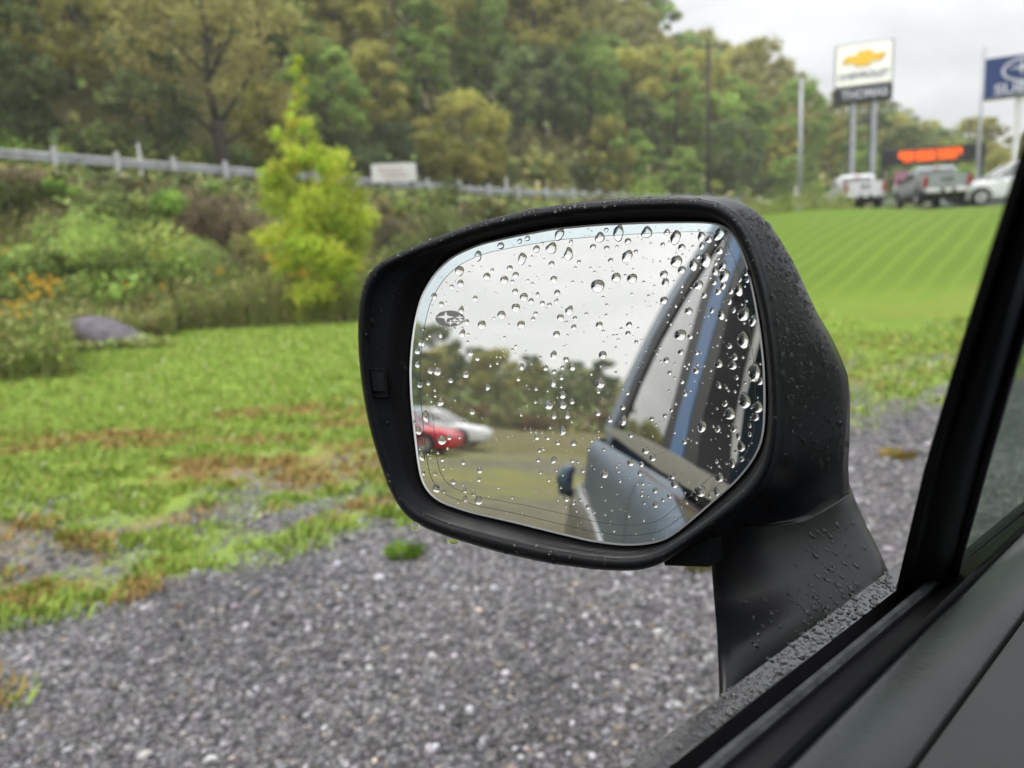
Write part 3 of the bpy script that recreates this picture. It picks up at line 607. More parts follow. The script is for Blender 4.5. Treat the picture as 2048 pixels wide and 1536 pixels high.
def bank():
    pts = []; t = 0
    while len(pts) < 74 and t < 9000:
        t += 1; az = math.radians(random.uniform(-44, 22)); r = random.uniform(17, 52); x, y = r * math.sin(az), r * math.cos(az); d = road_d(np.array([x]), np.array([y]))[0][0]
        if not (-8.6 < d < -1.4) or any((x - a) ** 2 + (y - b) ** 2 < 2.6 for a, b, _ in pts): continue
        pts.append((x, y, d))
    for x, y, d in pts:
        px = proj((x, y, hz(x, y)))[0]; nm, cc = random.choice(BANKC); lm = next(n for q, n in LAND if px < q).replace('over ', 'below ')
        row = 'upper bank' if d > -4.2 else 'lower bank'; hh = random.uniform(.7, 1.25) * (.42 if d > -3.8 else 1.05)
        bush('shrub', 0, 0, 0, random.uniform(1.6, 2.6), cc, f'{nm} shrub on the {row}, {lm}', group='shrubs on the bank below the road', n=14, nleaf=1500, size=.08, P=np.array([x, y, 0]), h=hh)
bank()
# shrubs on the far side of the road
FAR = [(60, 26), (180, 30), (300, 31), (700, 43), (900, 48), (1000, 50), (1090, 53), (1180, 55), (1270, 57), (1350, 60), (1430, 63), (1520, 64), (1640, 66), (1760, 66), (1830, 68), (1900, 68), (1990, 68), (440, 36), (560, 40), (800, 46)]
FC = [('bright green', (.31, .42, .09)), ('dull green', (.22, .28, .09)), ('yellow-green', (.38, .41, .11)), ('dark green', (.14, .19, .08))]
for i, (px, dp) in enumerate(FAR):
    nm, cc = FC[i % 4]; P = at(px, 380, dp + 3)
    d_, _z = road_d(np.array([P[0]]), np.array([P[1]])); k = 0
    while d_[0] < 9.5 and k < 40: k += 1; P = P + np.array([ray(px, 380)[0], ray(px, 380)[1], 0]) * .8; d_, _z = road_d(np.array([P[0]]), np.array([P[1]]))
    dp = (P - CAM) @ F_; lm = next(n for q, n in LAND if px < q)
    bush('shrub', px, 380, float(dp), random.uniform(4, 5.5), cc, f'{nm} shrub on the far side of the road, {lm}', group='shrubs beyond the road', n=18, nleaf=1700, size=.15, P=P, h=random.uniform(2.2, 3.4))
# tall weeds at the foot of the bank
def weeds(name, specs, label, cat='weeds'):
    Vs = []; Cs = []
    for (px0, px1, py0, py1, d0, d1, n, h0, h1, cols) in specs:
        for _ in range(n):
            t = random.random(); dp = d0 + (d1 - d0) * t; px = random.uniform(px0, px1); P = at(px, 600, dp); x, y = P[0], P[1]; z = hz(x, y)
            hh = random.uniform(h0, h1) * (.6 + .8 * vnoise(np.array([x * .9]), np.array([y * .9 + 60]))[0]); col = np.array(random.choice(cols)) * random.uniform(.7, 1.3); th = random.random() * 6.283; ln = hh * random.uniform(.05, .35)
            for q in range(7):
                f = random.uniform(.15, 1); w = random.uniform(.012, .035); cx_ = x + math.cos(th) * ln * f + random.uniform(-.05, .05); cy_ = y + math.sin(th) * ln * f + random.uniform(-.05, .05); cz = z + hh * f; a = random.random() * 6.283; L = random.uniform(.04, .11)
                dx, dy, dz = math.cos(a) * L, math.sin(a) * L, L * random.uniform(-.2, 1.0); ox, oy = -math.sin(a) * w, math.cos(a) * w
                Vs += [(cx_, cy_, cz), (cx_ + dx * .5 + ox, cy_ + dy * .5 + oy, cz + dz * .5), (cx_ + dx, cy_ + dy, cz + dz), (cx_ + dx * .5 - ox, cy_ + dy * .5 - oy, cz + dz * .5)]; Cs.append(col)
            tx, ty = x + math.cos(th) * ln, y + math.sin(th) * ln
            Vs += [(x - .006, y, z), (x + .006, y, z), (tx + .003, ty, z + hh), (tx - .003, ty, z + hh)]; Cs.append(col * .8)
    C4 = np.concatenate([np.array(Cs), np.ones((len(Cs), 1))], 1)
    me = mesh_np(name, Vs, np.arange(len(Vs)).reshape(-1, 4), M['blade'], False, {'col': ('FLOAT_COLOR', 'FACE', C4)})
    tag(obj(name, me), label, cat, kind='stuff')
BR = [(.30, .24, .11), (.28, .26, .10), (.24, .27, .08), (.36, .31, .14)]; GR = [(.28, .37, .08), (.24, .32, .08), (.34, .40, .12), (.30, .28, .09)]
weeds('weeds', [(-60, 740, 0, 0, 16.8, 19.5, 6500, .5, 1.15, BR + GR), (-120, 120, 0, 0, 9.8, 13.5, 1300, .3, .8, GR + BR[:1]), (-200, 120, 0, 0, 13.5, 16.8, 1200, .25, .8, GR + BR), (120, 340, 0, 0, 15.2, 16.9, 1000, .3, .8, GR + BR), (120, 330, 0, 0, 13.2, 13.7, 120, .1, .28, GR), (740, 1500, 0, 0, 20, 27, 2200, .4, 1.0, BR + GR), (1050, 1700, 0, 0, 27, 34, 1600, .4, .9, GR)],
      'brown and green weeds along the foot of the shrubby bank')
def flowers():
    spots = [(60, 548, 10.6, 4), (85, 568, 10.5, 13), (70, 586, 10.4, 8), (48, 604, 10.4, 5), (30, 545, 10.8, 3), (108, 562, 10.7, 3), (20, 622, 10.3, 4), (4, 500, 13, 3), (530, 512, 16.6, 4), (440, 536, 16.9, 5), (335, 577, 16.8, 3), (255, 577, 16.5, 3), (606, 538, 16.2, 4), (560, 530, 16.3, 3), (725, 536, 16.6, 3), (310, 515, 17, 3), (40, 612, 10.4, 3), (590, 545, 16.2, 3)]
    for i, (px, py, dp, n) in enumerate(spots):
        P = at(px, py, dp); z0 = hz(P[0], P[1]); b = MB(); sb = MB()
        for _ in range(n):
            c_ = P + np.array([random.gauss(0, .09), random.gauss(0, .09), random.gauss(0, .08)]) - np.array([P[0], P[1], z0]); k = 6; r = random.uniform(.028, .05)
            V = [c_]; Fc = []
            for q in range(k):
                a0 = 6.283 * q / k; V += [c_ + np.array([math.cos(a0 - .3) * r * .7, .01, math.sin(a0 - .3) * r * .7]), c_ + np.array([math.cos(a0) * r, .0, math.sin(a0) * r]), c_ + np.array([math.cos(a0 + .3) * r * .7, .01, math.sin(a0 + .3) * r * .7])]; Fc.append((0, 1 + q * 3, 2 + q * 3, 3 + q * 3))
            b.add(V, Fc); sb.tube([(c_[0] * .3, c_[1] * .3, -.02), c_ + np.array([0, .004, 0])], [.003, .002], 3)
        where = ['in the big yellow patch at the left edge', 'at the foot of the vine humps', 'near the foot of the young tree'][0 if px < 120 else (1 if px < 480 else 2)]
        root = empty('wildflower', (P[0], P[1], z0), 0, f'orange-yellow wildflower clump {where}', 'flower', 'yellow wildflowers')
        tag(b.build('petals', M['petal'], root), kind='stuff'); sb.build('stem', M['stemgreen'], root)
M['petal'] = mat('yellow_petals', (.75, .42, .02), .6); M['stemgreen'] = mat('flower_stem', (.10, .16, .03), .6)
flowers()
# boulder
def boulder():
    P = at(212, 650, 14.3); z = hz(P[0], P[1]); V = []; Fc = []; nu, nv = 28, 14
    for j in range(nv + 1):
        ph = math.pi * j / nv
        for i in range(nu):
            th = 6.283 * i / nu; x, y, zz = math.sin(ph) * math.cos(th), math.sin(ph) * math.sin(th), math.cos(ph)
            s = 1 + .12 * math.sin(3.1 * x + 2 * zz + 1) + .08 * math.sin(7 * y + 3 * x) ; V.append((x * .92 * s, y * .55 * s, max(-.3, zz * .36 * s + .06 - .20 * x)))
    for j in range(nv):
        for i in range(nu): k = (i + 1) % nu; Fc.append((j*nu+i, (j+1)*nu+i, (j+1)*nu+k, j*nu+k))
    o = MB().add(V, Fc).build('boulder', M['rock'], None, True); o.location = (P[0], P[1], z + .08)
    tag(o, 'low rounded grey boulder lying in the weeds at the left', 'boulder')
boulder()
# grass tuft in the gravel
def tuft(px, py, n, cols, label, rad=.07):
    P = plane(px, py, UP, np.array([0, 0, 0.])); Vs = []; Cs = []
    for _ in range(n):
        a = random.random() * 6.283; r = rad * random.random() ** .7; x, y = r * math.cos(a), r * math.sin(a); h = random.uniform(.02, .055); l = random.uniform(.3, 1) * h; w = .003
        Vs += [(x - math.sin(a) * w, y + math.cos(a) * w, -.01), (x + math.sin(a) * w, y - math.cos(a) * w, -.01), (x + math.cos(a) * l * .5 + math.sin(a) * w, y + math.sin(a) * l * .5 - math.cos(a) * w, h * .7), (x + math.cos(a) * l, y + math.sin(a) * l, h)]; Cs.append((*(np.array(random.choice(cols)) * random.uniform(.7, 1.3)), 1))
    o = obj('grass_tuft', mesh_np('grass_tuft', Vs, np.arange(len(Vs)).reshape(-1, 4), M['blade'], False, {'col': ('FLOAT_COLOR', 'FACE', Cs)})); o.location = (P[0], P[1], hz(P[0], P[1])); tag(o, label, 'grass tuft')
tuft(810, 1112, 420, [(.12, .24, .02), (.2, .3, .05)], 'small lone bright green grass tuft in the gravel below the mirror', .075)
tuft(1395, 1140, 260, [(.2, .28, .05), (.28, .24, .05)], 'yellow-green tuft partly hidden behind the mirror stalk', .07)
tuft(1795, 912, 260, [(.3, .18, .04), (.2, .2, .04)], 'orange-brown tuft in the gravel between mirror and window frame', .09)

# ------------------------------------------------------------------ guardrail
def polyline(step, off=0.0):
    out = []; acc = 0
    for a, b in zip(ROAD[:-1], ROAD[1:]):
        L = np.hypot(*(b - a)[:2]); t_ = (b - a)[:2] / L; nrm = np.array([-t_[1], t_[0]])
        while acc < L: P = a + (b - a) * acc / L; out.append((P[0] + nrm[0] * off, P[1] + nrm[1] * off, P[2], math.atan2(t_[1], t_[0]))); acc += step
        acc -= L
    return out
def guardrail():
    root = empty('guardrail', tuple(ROAD[2]), 0, 'galvanised steel guardrail on posts along the road above the bank', 'guardrail')
    base = Vector(ROAD[2]); pts = polyline(1.9); sel = [p for p in pts if -26 < p[0] < 62 and p[1] > 12]
    prof = [(-.02, .0), (.03, .04), (.03, .09), (-.02, .135), (-.02, .175), (.03, .22), (.03, .27), (-.02, .31)]
    me_post = None; me_rail = None
    for i, p in enumerate(sel):
        if me_post is None:
            b = MB(); b.box((0, -.09, .34), (.15, .012, 1.14)); b.box((0, -.17, .34), (.15, .012, 1.14)); b.box((0, -.13, .34), (.012, .072, 1.14)); me_post = mesh_np('post', b.v, b.f, M['poststeel'])
        o = obj('post', me_post, root); o.location = Vector(p[:3]) - base; o.rotation_euler = (0, 0, p[3])
        if i + 1 < len(sel):
            q = sel[i + 1]; t_ = np.array(q[:3]) - np.array(p[:3]); nr = np.array([-t_[1], t_[0], 0]); nr /= np.linalg.norm(nr); b = MB()
            rings = [[np.array(r_[:3]) - np.array(base) + nr * (.03 - dx) + UP * (.42 + dz) for dx, dz in prof] for r_ in (p, q)]
            b.loft(rings, cap=False, closed=False); b.build('rail_panel', M['steel'], root)
guardrail()
def simple_pole(name, px, py_top, py_bot, dep, r, material, label, cat, zbase=None, extra=None):
    Pb = at(px[1], py_bot, dep); Pt = at(px[0], py_top, dep); x, y = Pb[0], Pb[1]; z = hz(x, y) if zbase is None else zbase
    root = empty(name, (x, y, z - .1), 0, label, cat); h = Pt[2] - z + .1
    MB().tube([(0, 0, 0), (0, 0, h)], [r, r * .75], 12).build('pole', material, root, True)
    if extra: extra(root, h)
    return root
def lightbase(root, h): MB().tube([(0, 0, 0), (0, 0, .6)], .22, 12).build('base', M['polegrey'], root, True)
def lighthead(root, h): lightbase(root, h); MB().box((-.35, 0, h), (.8, .3, .12), bev=.03).build('lamp_head', M['polegrey'], root)
simple_pole('light_pole', (1606, 1599), 165, 415, 38, .105, M['polegrey'], 'tall grey light pole left of the white pickup', 'light pole', extra=lightbase)
simple_pole('light_pole', (1960, 1951), 108, 418, 36, .09, M['polegrey'], 'slim grey light pole between the message board and the navy sign', 'light pole', extra=lightbase)
def crossarm(root, h): MB().box((0, 0, h - .5), (1.6, .12, .12)).build('crossarm', M['bark'], root)
simple_pole('utility_pole', (1420, 1417), 90, 370, 52, .16, M['bark'], 'thin brown utility pole before the wood above the mirror', 'utility pole', extra=crossarm)
simple_pole('utility_pole', (1934, 1936), 238, 330, 75, .14, M['bark'], 'distant utility pole behind the right end of the message board', 'utility pole', extra=crossarm)
def marker(px, py0, py1, dep, material, label, w=.10):
    Pt = at(px, py0, dep); x, y = Pt[0], Pt[1]; z = hz(x, y); h = Pt[2] - z + .3; root = empty('marker_post', (x, y, z - .3), 0, label, 'marker post')
    MB().box((0, 0, h / 2), (w, .03, h), bev=.008).build('post', material, root); MB().box((0, -.022, h - .12), (w * .8, .012, .14)).build('reflector', M['lamp'], root)
marker(276, 287, 345, 27.0, M['whitepaint'], 'white plastic marker post leaning at the guardrail on the left', .11)
marker(1012, 355, 400, 38.5, M['whitepaint'], 'white marker post at the guardrail above the mirror', .12)
marker(1075, 362, 395, 40, M['yellowpole'], 'yellow marker post at the end of the visible guardrail', .25)
marker(1592, 372, 415, 42, M['whitepaint'], 'short white post at the foot of the light pole', .16)
# white board by the road
def board():
    dep = 33; TL, TR, BR_, BL = at(745, 330, dep), at(834, 322, dep), at(834, 368, dep), at(745, 366, dep); x, y = (BL[0] + BR_[0]) / 2, BL[1]; z = hz(x, y)
    root = empty('road_sign', (x, y, z), 0, 'white board with faded red lines beside the guardrail, right of young tree', 'sign')
    w = TR[0] - TL[0]; h = TL[2] - BL[2]; zc = (TL[2] + BL[2]) / 2 - z
    MB().box((0, 0, zc), (w, .06, h), bev=.015).build('board', M['whitepaint'], root)
    for k in range(3): MB().box((-.15 + .1 * k, -.034, zc + .17 - .17 * k), (w * .55, .004, .035)).build('printed_line', M['rust'], root)
    for s in (-1, 1): MB().box((s * w * .36, .06, (zc - h * .3) / 2), (.09, .09, zc), bev=.01).build('leg', M['bark'], root)
board()

# ------------------------------------------------------------------ signs
def text(body, size, extr, mt, parent, loc, name='lettering', sx=1.0, rot=(math.pi / 2, 0, 0), bold=0.0):
    cu = bpy.data.curves.new(name, 'FONT'); cu.body = body; cu.size = size; cu.extrude = extr; cu.align_x = 'CENTER'; cu.align_y = 'CENTER'; cu.offset = bold; cu.materials.append(mt)
    tmp = bpy.data.objects.new('tmp_text', cu); COL.objects.link(tmp); bpy.context.view_layer.update(); me = bpy.data.meshes.new_from_object(tmp); bpy.data.objects.remove(tmp); me.materials.clear(); me.materials.append(mt)
    o = link(bpy.data.objects.new(name, me), parent); o.location = loc; o.rotation_euler = rot; o.scale = (sx, 1, 1); return o
def sign_frame(px, py, dep, yaw):
    P = at(px, py, dep); z = hz(P[0], P[1]); return P, z
def chevy():
    P = at(1727, 130, 52); z = hz(P[0], P[1]); yaw = math.radians(-24)
    root = empty('dealer_sign', (P[0], P[1], z), yaw, 'tall lit white sign with gold cross emblem on twin grey posts', 'sign'); H = P[2] - z
    w, h = 3.45, 2.62
    MB().box((0, 0, H), (w + .25, .7, h + .3), bev=.08).build('cabinet', M['polegrey'], root)
    MB().box((0, -.375, H), (w, .06, h), bev=.05).build('sign_face', M['signface'], root)
    MB().box((0, 0, H - h / 2 - .66), (w + .25, .7, 1.0), bev=.05).build('lower_panel', M['signblack'], root)
    def cross(s, y, m_):
        pts = [(-1.42, -.38), (-1.12, .38) if False else (-1.10, .25), (-.45, .25), (-.38, .50), (.56, .50), (.49, .25), (1.42, .25), (1.10, -.25), (.45, -.25), (.38, -.50), (-.56, -.50), (-.49, -.25), (-1.42, -.25)][1:]
        V = [(x * s * 1.0, y, H + .36 + q * s) for x, q in pts]; V2 = [(a, y + .05, c_) for a, b_, c_ in V]; n = len(V)
        MB().add(V + V2, [tuple(range(n - 1, -1, -1)), tuple(range(n, 2 * n))] + [(i, (i + 1) % n, n + (i + 1) % n, n + i) for i in range(n)]).build('emblem', m_, root)
    cross(1.0, -.44, M['goldedge']); cross(.90, -.47, M['gold'])
    text('CHEVROLET', .62, .02, M['greyletter'], root, (0, -.43, H - .72), sx=.92, bold=.012)
    text('THOMAS', .78, .02, M['silver'], root, (.1, -.38, H - h / 2 - .66), sx=.92, bold=.02)
    for s in (-1, 1):
        b = MB(); b.box((s * .66 + .10, 0, (H - h / 2) / 2), (.34, .34, H - h / 2 - .9)); b.build('post', M['polegrey'], root)
        MB().box((s * .66 - .13, 0, (H - h / 2) / 2), (.16, .40, H - h / 2 - .9)).build('post_dark_strip', M['poledark'], root)  # dark upright strip along the left of each post
    MB().box((0, 0, (H - h / 2) * .70), (1.0, .2, .22)).build('crossbar', M['poledark'], root)
chevy()
def subaru():
    yaw = math.radians(-30); dep = 42; PL = at(1966, 160, dep); ex = np.array([math.cos(yaw), math.sin(yaw), 0]); w = 4.4; P = PL + ex * w / 2; z = hz(P[0], P[1])
    root = empty('dealer_sign', (P[0], P[1], z), yaw, 'navy blue sign with oval star emblem cut by the right edge', 'sign'); H = P[2] - z - .02; h = 2.1
    MB().box((0, 0, H), (w + .12, .6, h + .16), bev=.05).build('cabinet', M['whitepaint'], root); MB().box((0, -.32, H), (w, .05, h), bev=.02).build('sign_face', M['navy'], root)
    def ell(rx, rz, y, m_, nm, zc):
        n = 36; V = [(rx * math.cos(6.283 * i / n), y, zc + rz * math.sin(6.283 * i / n)) for i in range(n)]; V2 = [(a, y + .03, c_) for a, b_, c_ in V]
        MB().add(V + V2, [tuple(range(n - 1, -1, -1)), tuple(range(n, 2 * n))] + [(i, (i + 1) % n, n + (i + 1) % n, n + i) for i in range(n)]).build(nm, m_, root)
    zc = H + .27; ell(1.36, .68, -.37, M['silver'], 'emblem_rim', zc); ell(1.22, .56, -.39, M['navy'], 'emblem_field', zc)
    def star(cx_, cz, rx, rz):
        V = [];
        for i in range(8):
            a = i * math.pi / 4; k = 1 if i % 2 == 0 else .2; V.append((cx_ + rx * k * math.cos(a), -.42, zc + cz + rz * k * math.sin(a)))
        V2 = [(a, -.38, c_) for a, b_, c_ in V]; MB().add(V + V2, [tuple(range(7, -1, -1)), tuple(range(8, 16))] + [(i, (i + 1) % 8, 8 + (i + 1) % 8, 8 + i) for i in range(8)]).build('star', M['silver'], root)
    star(-.42, .1, .72, .42); [star(a, c_, .36, .2) for a, c_ in ((.62, .12), (.3, -.14), (.82, -.12), (-.02, -.34), (.56, -.36))]
    text('SUBARU', .78, .02, M['silver'], root, (0, -.37, H - .69), sx=1.15, bold=.015)
    for s in (-1, 1): MB().box((s * .45, 0, (H - h / 2) / 2), (.34, .34, H - h / 2), bev=.03).build('post', M['whitepaint'], root)
subaru()
def ledboard():
    dep = 46; yaw = math.radians(-20); L = at(1763, 318, dep); ex = np.array([math.cos(yaw), math.sin(yaw), 0]); w = 5.5; P = L + ex * w / 2; z = hz(P[0], P[1])
    root = empty('message_board', (P[0], P[1], z), yaw, 'long black message board with glowing orange letters behind the pickups', 'sign'); H = P[2] - z; h = .95
    MB().box((0, 0, H), (w, .4, h), bev=.03).build('cabinet', M['signblack'], root)
    for s in (-1, 1): MB().box((s * (w / 2 - .1), .1, (H - h / 2) / 2), (.2, .2, H - h / 2)).build('post', M['poledark'], root)
    GL = {'a': ["111", "001", "011", "001", "001"], 'b': ["101", "101", "111", "101", "101"], 'c': ["111", "100", "110", "100", "111"], 'd': ["110", "101", "101", "101", "110"], 'e': ["111", "100", "111", "001", "111"]}
    # the blurred lettering of the photograph: three clusters of lit strokes
    x = -w / 2 + .95; rows = 9; me = None; b_ = MB(); b_.box((0, 0, 0), (.058, .03, .058)); me = mesh_np('led', b_.v, b_.f, M['led']); led = MB()
    for grp, cols in ((0, 13), (1, 16), (2, 20)):
        for c_ in range(cols):
            for r_ in range(rows):
                on = ((c_ * 7 + r_ * 3 + grp) % 4 != 1) and not (grp == 0 and c_ < 3 and r_ < 3) and not (grp == 2 and c_ > 14 and r_ < 3)
                if c_ % 4 == 3 and r_ not in (0, 3, 6): on = False
                if on: led.box((x + c_ * .066, -.22, H - .29 + r_ * .072), (.042, .03, .042))
        x += cols * .066 + .09
    tag(led.build('led_lettering', M['led'], root), kind='stuff')
ledboard()
def smallsign():
    P = at(1803, 362, 44); z = hz(P[0], P[1]); root = empty('small_sign', (P[0], P[1], z), math.radians(-15), 'small dull pink and white sign between the two pickups', 'sign'); H = P[2] - z
    MB().box((0, 0, H - .45), (.85, .1, .34), bev=.02).build('white_panel', M['whitepaint'], root); MB().box((0, 0, H + .15), (.75, .1, .8), bev=.05).build('pink_panel', M['pink'], root)
    for i in range(5): MB().box((-.3 + .15 * i, -.06, H - .45), (.05, .02, .2)).build('letter_mark', M['poledark'], root)
    MB().tube([(0, 0, 0), (0, 0, H)], .04, 8).build('post', M['poledark'], root)
smallsign()

# ------------------------------------------------------------------ vehicles
def rrect(hw, z0, z1, x, rnd=.12, n=4, top_in=0.0):
    out = []; rnd = min(rnd, hw * .9, (z1 - z0) * .48)
    for (sx, sz, a0) in ((1, -1, -90), (1, 1, 0), (-1, 1, 90), (-1, -1, 180)):
        for k in range(n):
            a = math.radians(a0 + 90 * k / (n - 1)); cx_ = sx * (hw - rnd); cz = (z0 + rnd) if sz < 0 else (z1 - rnd)
            yy = cx_ + rnd * math.cos(a); zz = cz + rnd * math.sin(a)
            yy *= 1 - top_in * (zz - z0) / max(.01, z1 - z0); out.append((x, yy, zz))
    return out
WHEEL = {}
def wheel(root, x, y, r=.36, w=.24):
    key = (r, w)
    if key not in WHEEL:
        b = MB(); rg = []
        for (yy, rr) in ((-w/2, r*.62), (-w/2, r*.92), (-w/2+.03, r), (w/2-.03, r), (w/2, r*.92), (w/2, r*.62)): rg.append([(rr * math.cos(6.283*i/24), yy, rr * math.sin(6.283*i/24)) for i in range(24)])
        b.loft(rg, cap=False); tm = mesh_np('tyre', b.v, b.f, M['tyre'], True); b = MB(); rg = []
        for (yy, rr) in ((-w/2+.01, r*.63), (-w/2+.01, r*.56), (-w/2+.06, r*.52), (w/2-.06, r*.52), (w/2-.01, r*.56), (w/2-.01, r*.63)): rg.append([(rr * math.cos(6.283*i/24), yy, rr * math.sin(6.283*i/24)) for i in range(24)])
        b.loft(rg, cap=False)
        for k in range(6):
            a = 6.283 * k / 6
            for s in (-1, 1): b.add([(0.05*math.sin(a), s*(w/2-.03), -.05*math.cos(a)), (-.05*math.sin(a), s*(w/2-.03), .05*math.cos(a)), (r*.56*math.cos(a)-.05*math.sin(a), s*(w/2-.02), r*.56*math.sin(a)+.05*math.cos(a)), (r*.56*math.cos(a)+.05*math.sin(a), s*(w/2-.02), r*.56*math.sin(a)-.05*math.cos(a))], [(0,1,2,3)])
        rm = mesh_np('rim', b.v, b.f, M['rim'], False); WHEEL[key] = (tm, rm)
    tm, rm = WHEEL[key]; e = obj('wheel', mesh_np('wheel_hub', *disc(r * .2, w * .8), M['blacktrim'], True), root); e.location = (x, y, r)
    obj('tyre', tm, e); obj('rim', rm, e)
def disc(r, w):
    V = [(r * math.cos(6.283*i/16), s * w/2, r * math.sin(6.283*i/16)) for s in (-1, 1) for i in range(16)]
    return V, [tuple(range(15, -1, -1)), tuple(range(16, 32))] + [(i, (i+1) % 16, 16+(i+1) % 16, 16+i) for i in range(16)]
def arch(root, x, y, r, m_=None):
    b = MB(); rg = []
    for k in range(13): a = math.pi * k / 12; rg.append([(x + rr * math.cos(a), y + o, r * .95 + rr * math.sin(a)) for rr, o in ((r * 1.08, 0), (r * 1.25, 0), (r * 1.25, .03 * np.sign(y)), (r * 1.08, .03 * np.sign(y)))])
    b.loft(rg).build('wheel_arch', m_ or M['blacktrim'], root)
def pickup(loc, rz, paint, label, group=None, s=1.0):
    root = empty('pickup_truck', loc, rz, label, 'pickup truck', group); root.scale = (s, s, s)      # nose towards +x
    b = MB(); rg = []
    for (x, hw, z0, z1) in ((2.95, .86, .55, 1.0), (2.85, .95, .48, 1.14), (2.2, .99, .45, 1.24), (1.2, 1.0, .45, 1.28), (-.9, 1.0, .45, 1.28), (-.95, 1.0, .5, 1.0), (-2.75, 1.0, .58, 1.0), (-2.8, .97, .6, 1.0)): rg.append(rrect(hw, z0, z1, x, .13))
    b.loft(rg).build('body', paint, root, 'auto')
    for s_ in (-1, 1): MB().loft([rrect(.06, .98, 1.36 if x < -2.7 else 1.34, x, .05) for x in (-2.82, -.95)]).build('bed_side', paint, root, 'auto').location = (0, s_ * .93, 0)
    MB().box((-2.85, 0, 1.0), (.1, 1.68, .72), bev=.04).build('tailgate', paint, root); MB().box((-2.915, 0, 1.12), (.02, .5, .08)).build('tailgate_handle', M['blacktrim'], root)
    cab = MB(); cab.loft([[(1.25, -.93, 1.24), (1.25, .93, 1.24), (-.98, .93, 1.24), (-.98, -.93, 1.24)], [(.45, -.76, 1.80), (.45, .76, 1.80), (-.86, .78, 1.80), (-.86, -.78, 1.80)]]); cab.build('cab_glass', M['glassdark'], root)
    MB().loft([[(.62, -.8, 1.70), (.62, .8, 1.70), (-.97, .8, 1.70), (-.97, -.8, 1.70)], [(.5, -.78, 1.8), (.5, .78, 1.8), (-.92, .80, 1.8), (-.92, -.80, 1.8)], [(.3, -.66, 1.88), (.3, .66, 1.88), (-.8, .68, 1.88), (-.8, -.68, 1.88)]]).build('roof', paint, root, 'auto')
    for s_ in (-1, 1):
        for (p0, p1, r_) in (((1.25, .93, 1.25), (.5, .78, 1.78), .05), ((.1, .94, 1.25), (-.05, .79, 1.78), .05), ((-.98, .93, 1.25), (-.90, .79, 1.78), .075)):
            MB().tube([(p0[0], s_ * p0[1], p0[2]), (p1[0], s_ * p1[1], p1[2])], r_, 6).build('pillar', paint, root, True)
        MB().box((-2.86, s_ * .925, 1.05), (.16, .15, .52), bev=.03).build('tail_lamp', M['redlamp'], root)
        MB().box((2.90, s_ * .78, .98), (.14, .3, .2), bev=.03).build('headlight', M['lamp'], root)
        MB().box((1.0, s_ * 1.1, 1.35), (.16, .18, .24), bev=.04).build('door_mirror', M['blacktrim'], root)
        MB().box((-.25, s_ * 1.005, 1.08), (.18, .03, .04)).build('door_handle', paint, root)
        for x in (1.95, -1.75): wheel(root, x, s_ * .88, .41, .27); arch(root, x, s_ * 1.0, .41)
        MB().box((-2.98, s_ * .62, .62), (.16, .72, .24), bev=.05).build('bumper_end', M['chrome'], root)
    MB().box((-2.98, 0, .60), (.12, .55, .2), bev=.03).build('licence_recess', M['blacktrim'], root); MB().box((-3.05, 0, .62), (.01, .31, .15)).build('licence_plate', M['whitepaint'], root)
    MB().box((-1.0, 0, 1.76), (.02, .3, .05)).build('brake_lamp', M['redlamp'], root)
    MB().box((.0, 0, .42), (5.2, 1.5, .2)).build('underbody', M['blacktrim'], root)
    return root
def ground_at(px, py, dep): P = at(px, py, dep); return (P[0], P[1], hz(P[0], P[1]) + .05)
def face_dir(P, off):   # heading so that the nose points away from the eye, turned by off degrees to the left
    a = math.atan2(P[1], P[0]); return a + math.radians(off)
P = ground_at(1704, 420, 42); pickup(P, face_dir(P, 12), M['carwhite'], 'white pickup truck below the tall twin-post sign', 'pickups on the dealer lot')
P = ground_at(1856, 420, 37.5); pickup(P, face_dir(P, 15), M['cargrey'], 'grey pickup truck under the orange message board', 'pickups on the dealer lot')
